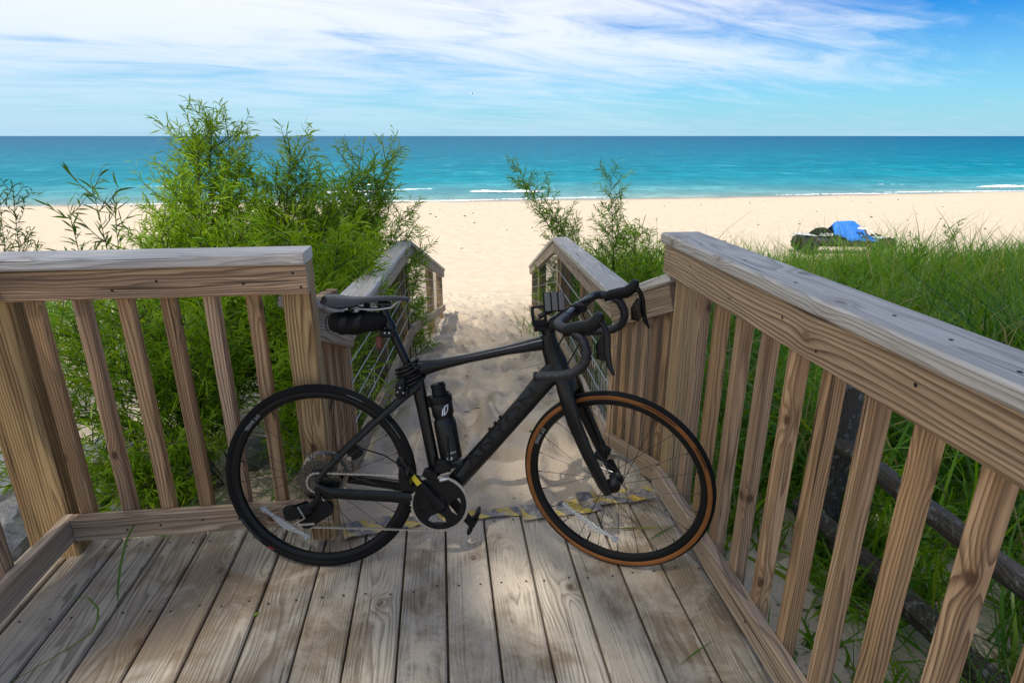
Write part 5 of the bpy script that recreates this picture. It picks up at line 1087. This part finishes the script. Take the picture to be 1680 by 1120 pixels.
# ------------------------------------------------------------------ gull and bits on the beach
gu = empty('gull', (3.33,60,5.08), 'tiny gull flying over the lake near the top middle', 'gull')
gm = MB(); gm.tube([(-.20,0,0),(-.10,0,.01),(.08,0,.015),(.20,0,.02),(.25,0,.015)], [.01,.05,.055,.035,.005], 8); gm.obj('body', K_WHITE, gu, True)
for sg in (-1, 1):
    gm = MB(); gm.add([(.06,0,.03),(-.06,0,.03),(.08,sg*.28,.11),(-.03,sg*.28,.11),(-.03,sg*.55,.04),(-.06,sg*.52,.04),(.06,0,.015),(-.06,0,.015),(.08,sg*.28,.095),(-.03,sg*.28,.095)], [(0,1,3,2),(2,3,5,4),(6,8,9,7),(8,4,5,9)]); gm.obj('wing', K_GREYP, gu)
rg = np.random.default_rng(5); db = MB()
for k in range(150):
    x_ = rg.uniform(-18, 28); y_ = rg.uniform(14, 37); z_ = float(ground_z(x_, y_)); s_ = rg.uniform(.015, .06); db.box((x_, y_, z_+s_*.25), (s_*rg.uniform(1, 3), s_, s_*.7), Matrix.Rotation(rg.random()*6, 3, 'Z'), ch=s_*.15)
for k in range(120):
    y_ = 2.3+9*rg.random()**1.5; x_ = np.interp(y_, [2,5,9,12], [.2,.35,.64,.8]) + rg.normal(0, .32); j = np.searchsorted(gy, y_); i = np.searchsorted(gx, x_); z_ = float(GZ[min(j, ny-1), min(i, nx-1)]); a = rg.random()*6; l_ = rg.uniform(.01, .05)
    db.tube([(x_, y_, z_+.004), (x_+l_*math.cos(a), y_+l_*math.sin(a), z_+.009)], rg.uniform(.0012, .0028), 4)
o = db.obj('driftwood_bits', plain('driftwood', (.050,.036,.026), .9)); tag(o, None, None, None, 'stuff')

# ------------------------------------------------------------------ the trees behind the viewer whose crowns shade the deck
def big_tree(label, base, crown_c, crown_r, nclump, per, seed, gaps=()):
    rg = np.random.default_rng(seed); base = np.array([base[0], base[1], float(ground_z(*base))-.1]); cc = np.array(crown_c, float); cr_ = np.array(crown_r, float); t = empty('shade_tree', tuple(base), label, 'tree', 'trees behind the deck')
    mb = MB(); fork = base + (cc-base)*.72 + np.array([0, 0, -.6]); trunk = poly(base, fork, rg.normal(0, .15, 3)*np.array([1,1,0]), 9); mb.tube([Vector(v-base) for v in trunk], [.42*(1-.5*i/8) for i in range(9)], 12); mb.obj('trunk', M_BARK, t, True)
    lm = MB(); LB, LD, LT = [], [], []; cl_ = []
    while len(cl_) < nclump:
        q = unit(rg.normal(size=3))*rg.random()**.34; c_ = cc + q*cr_
        s_ = np.array(SUN); g_ = c_ - s_*((c_[2]-0.0)/s_[2])
        cl_.append(c_)
    for i, c_ in enumerate(cl_):
        if i % 9 == 0: lm.tube([Vector(v-base) for v in poly(fork, c_, np.array([0, 0, .3]), 7)], [.16, .12, .09, .06, .04, .022, .010], 6)
        n = per; q = rg.normal(size=(n, 3))*np.array([1.05, 1.05, .6]); LB.append(c_+q); d = rg.normal(size=(n, 3)); d[:, 2] -= .5; LD.append(d); LT.append(np.clip(.5+rg.normal(0, .2, n), 0, 1))
    lm.obj('limbs', M_BARK, t, True); LB, LD, LT = map(np.concatenate, (LB, LD, LT)); 
    gl = LB - np.array(SUN)[None]*(LB[:, 2]/SUN.z)[:, None]; keep = np.ones(len(LB), bool)     # gaps in the crowns that let a few sun flecks through
    for a, b, r_ in gaps: keep &= ((gl[:, 0]-a)**2 + (gl[:, 1]-b)**2) > r_*r_
    LB, LD, LT = LB[keep], LD[keep], LT[keep]; n = len(LB); bend = rg.normal(0, .15, (n, 3))
    V, F, tt = strips(LB-base, LD, rg.uniform(.085, .13, n), rg.uniform(.05, .075, n), bend, 2, [.35, 1, .1], LT, rg)
    o = link('crown', big_mesh('crown', V, F, M_TREE, True, {'tint': tt}), t); o['kind'] = 'stuff'
GAPS = [(.30,1.80,.24),(.24,1.62,.17),(-.74,1.90,.20),(-1.0,1.86,.14),(-1.7,4.6,.9)]
big_tree('tall old tree on the bluff behind the deck to the left, out of view', (-8.6,-13.0), (-8.0,-10.6,23.5), (5.6,5.2,3.6), 560, 45, 301, GAPS)
big_tree('tall old tree on the bluff straight behind the deck, out of view', (-2.6,-12.4), (-2.8,-10.2,24.5), (5.8,5.4,3.6), 620, 45, 302, GAPS)
big_tree('tall old tree on the bluff behind the deck to the right, out of view', (3.4,-13.4), (3.0,-10.8,24.0), (6.0,5.4,3.6), 620, 45, 303, GAPS)
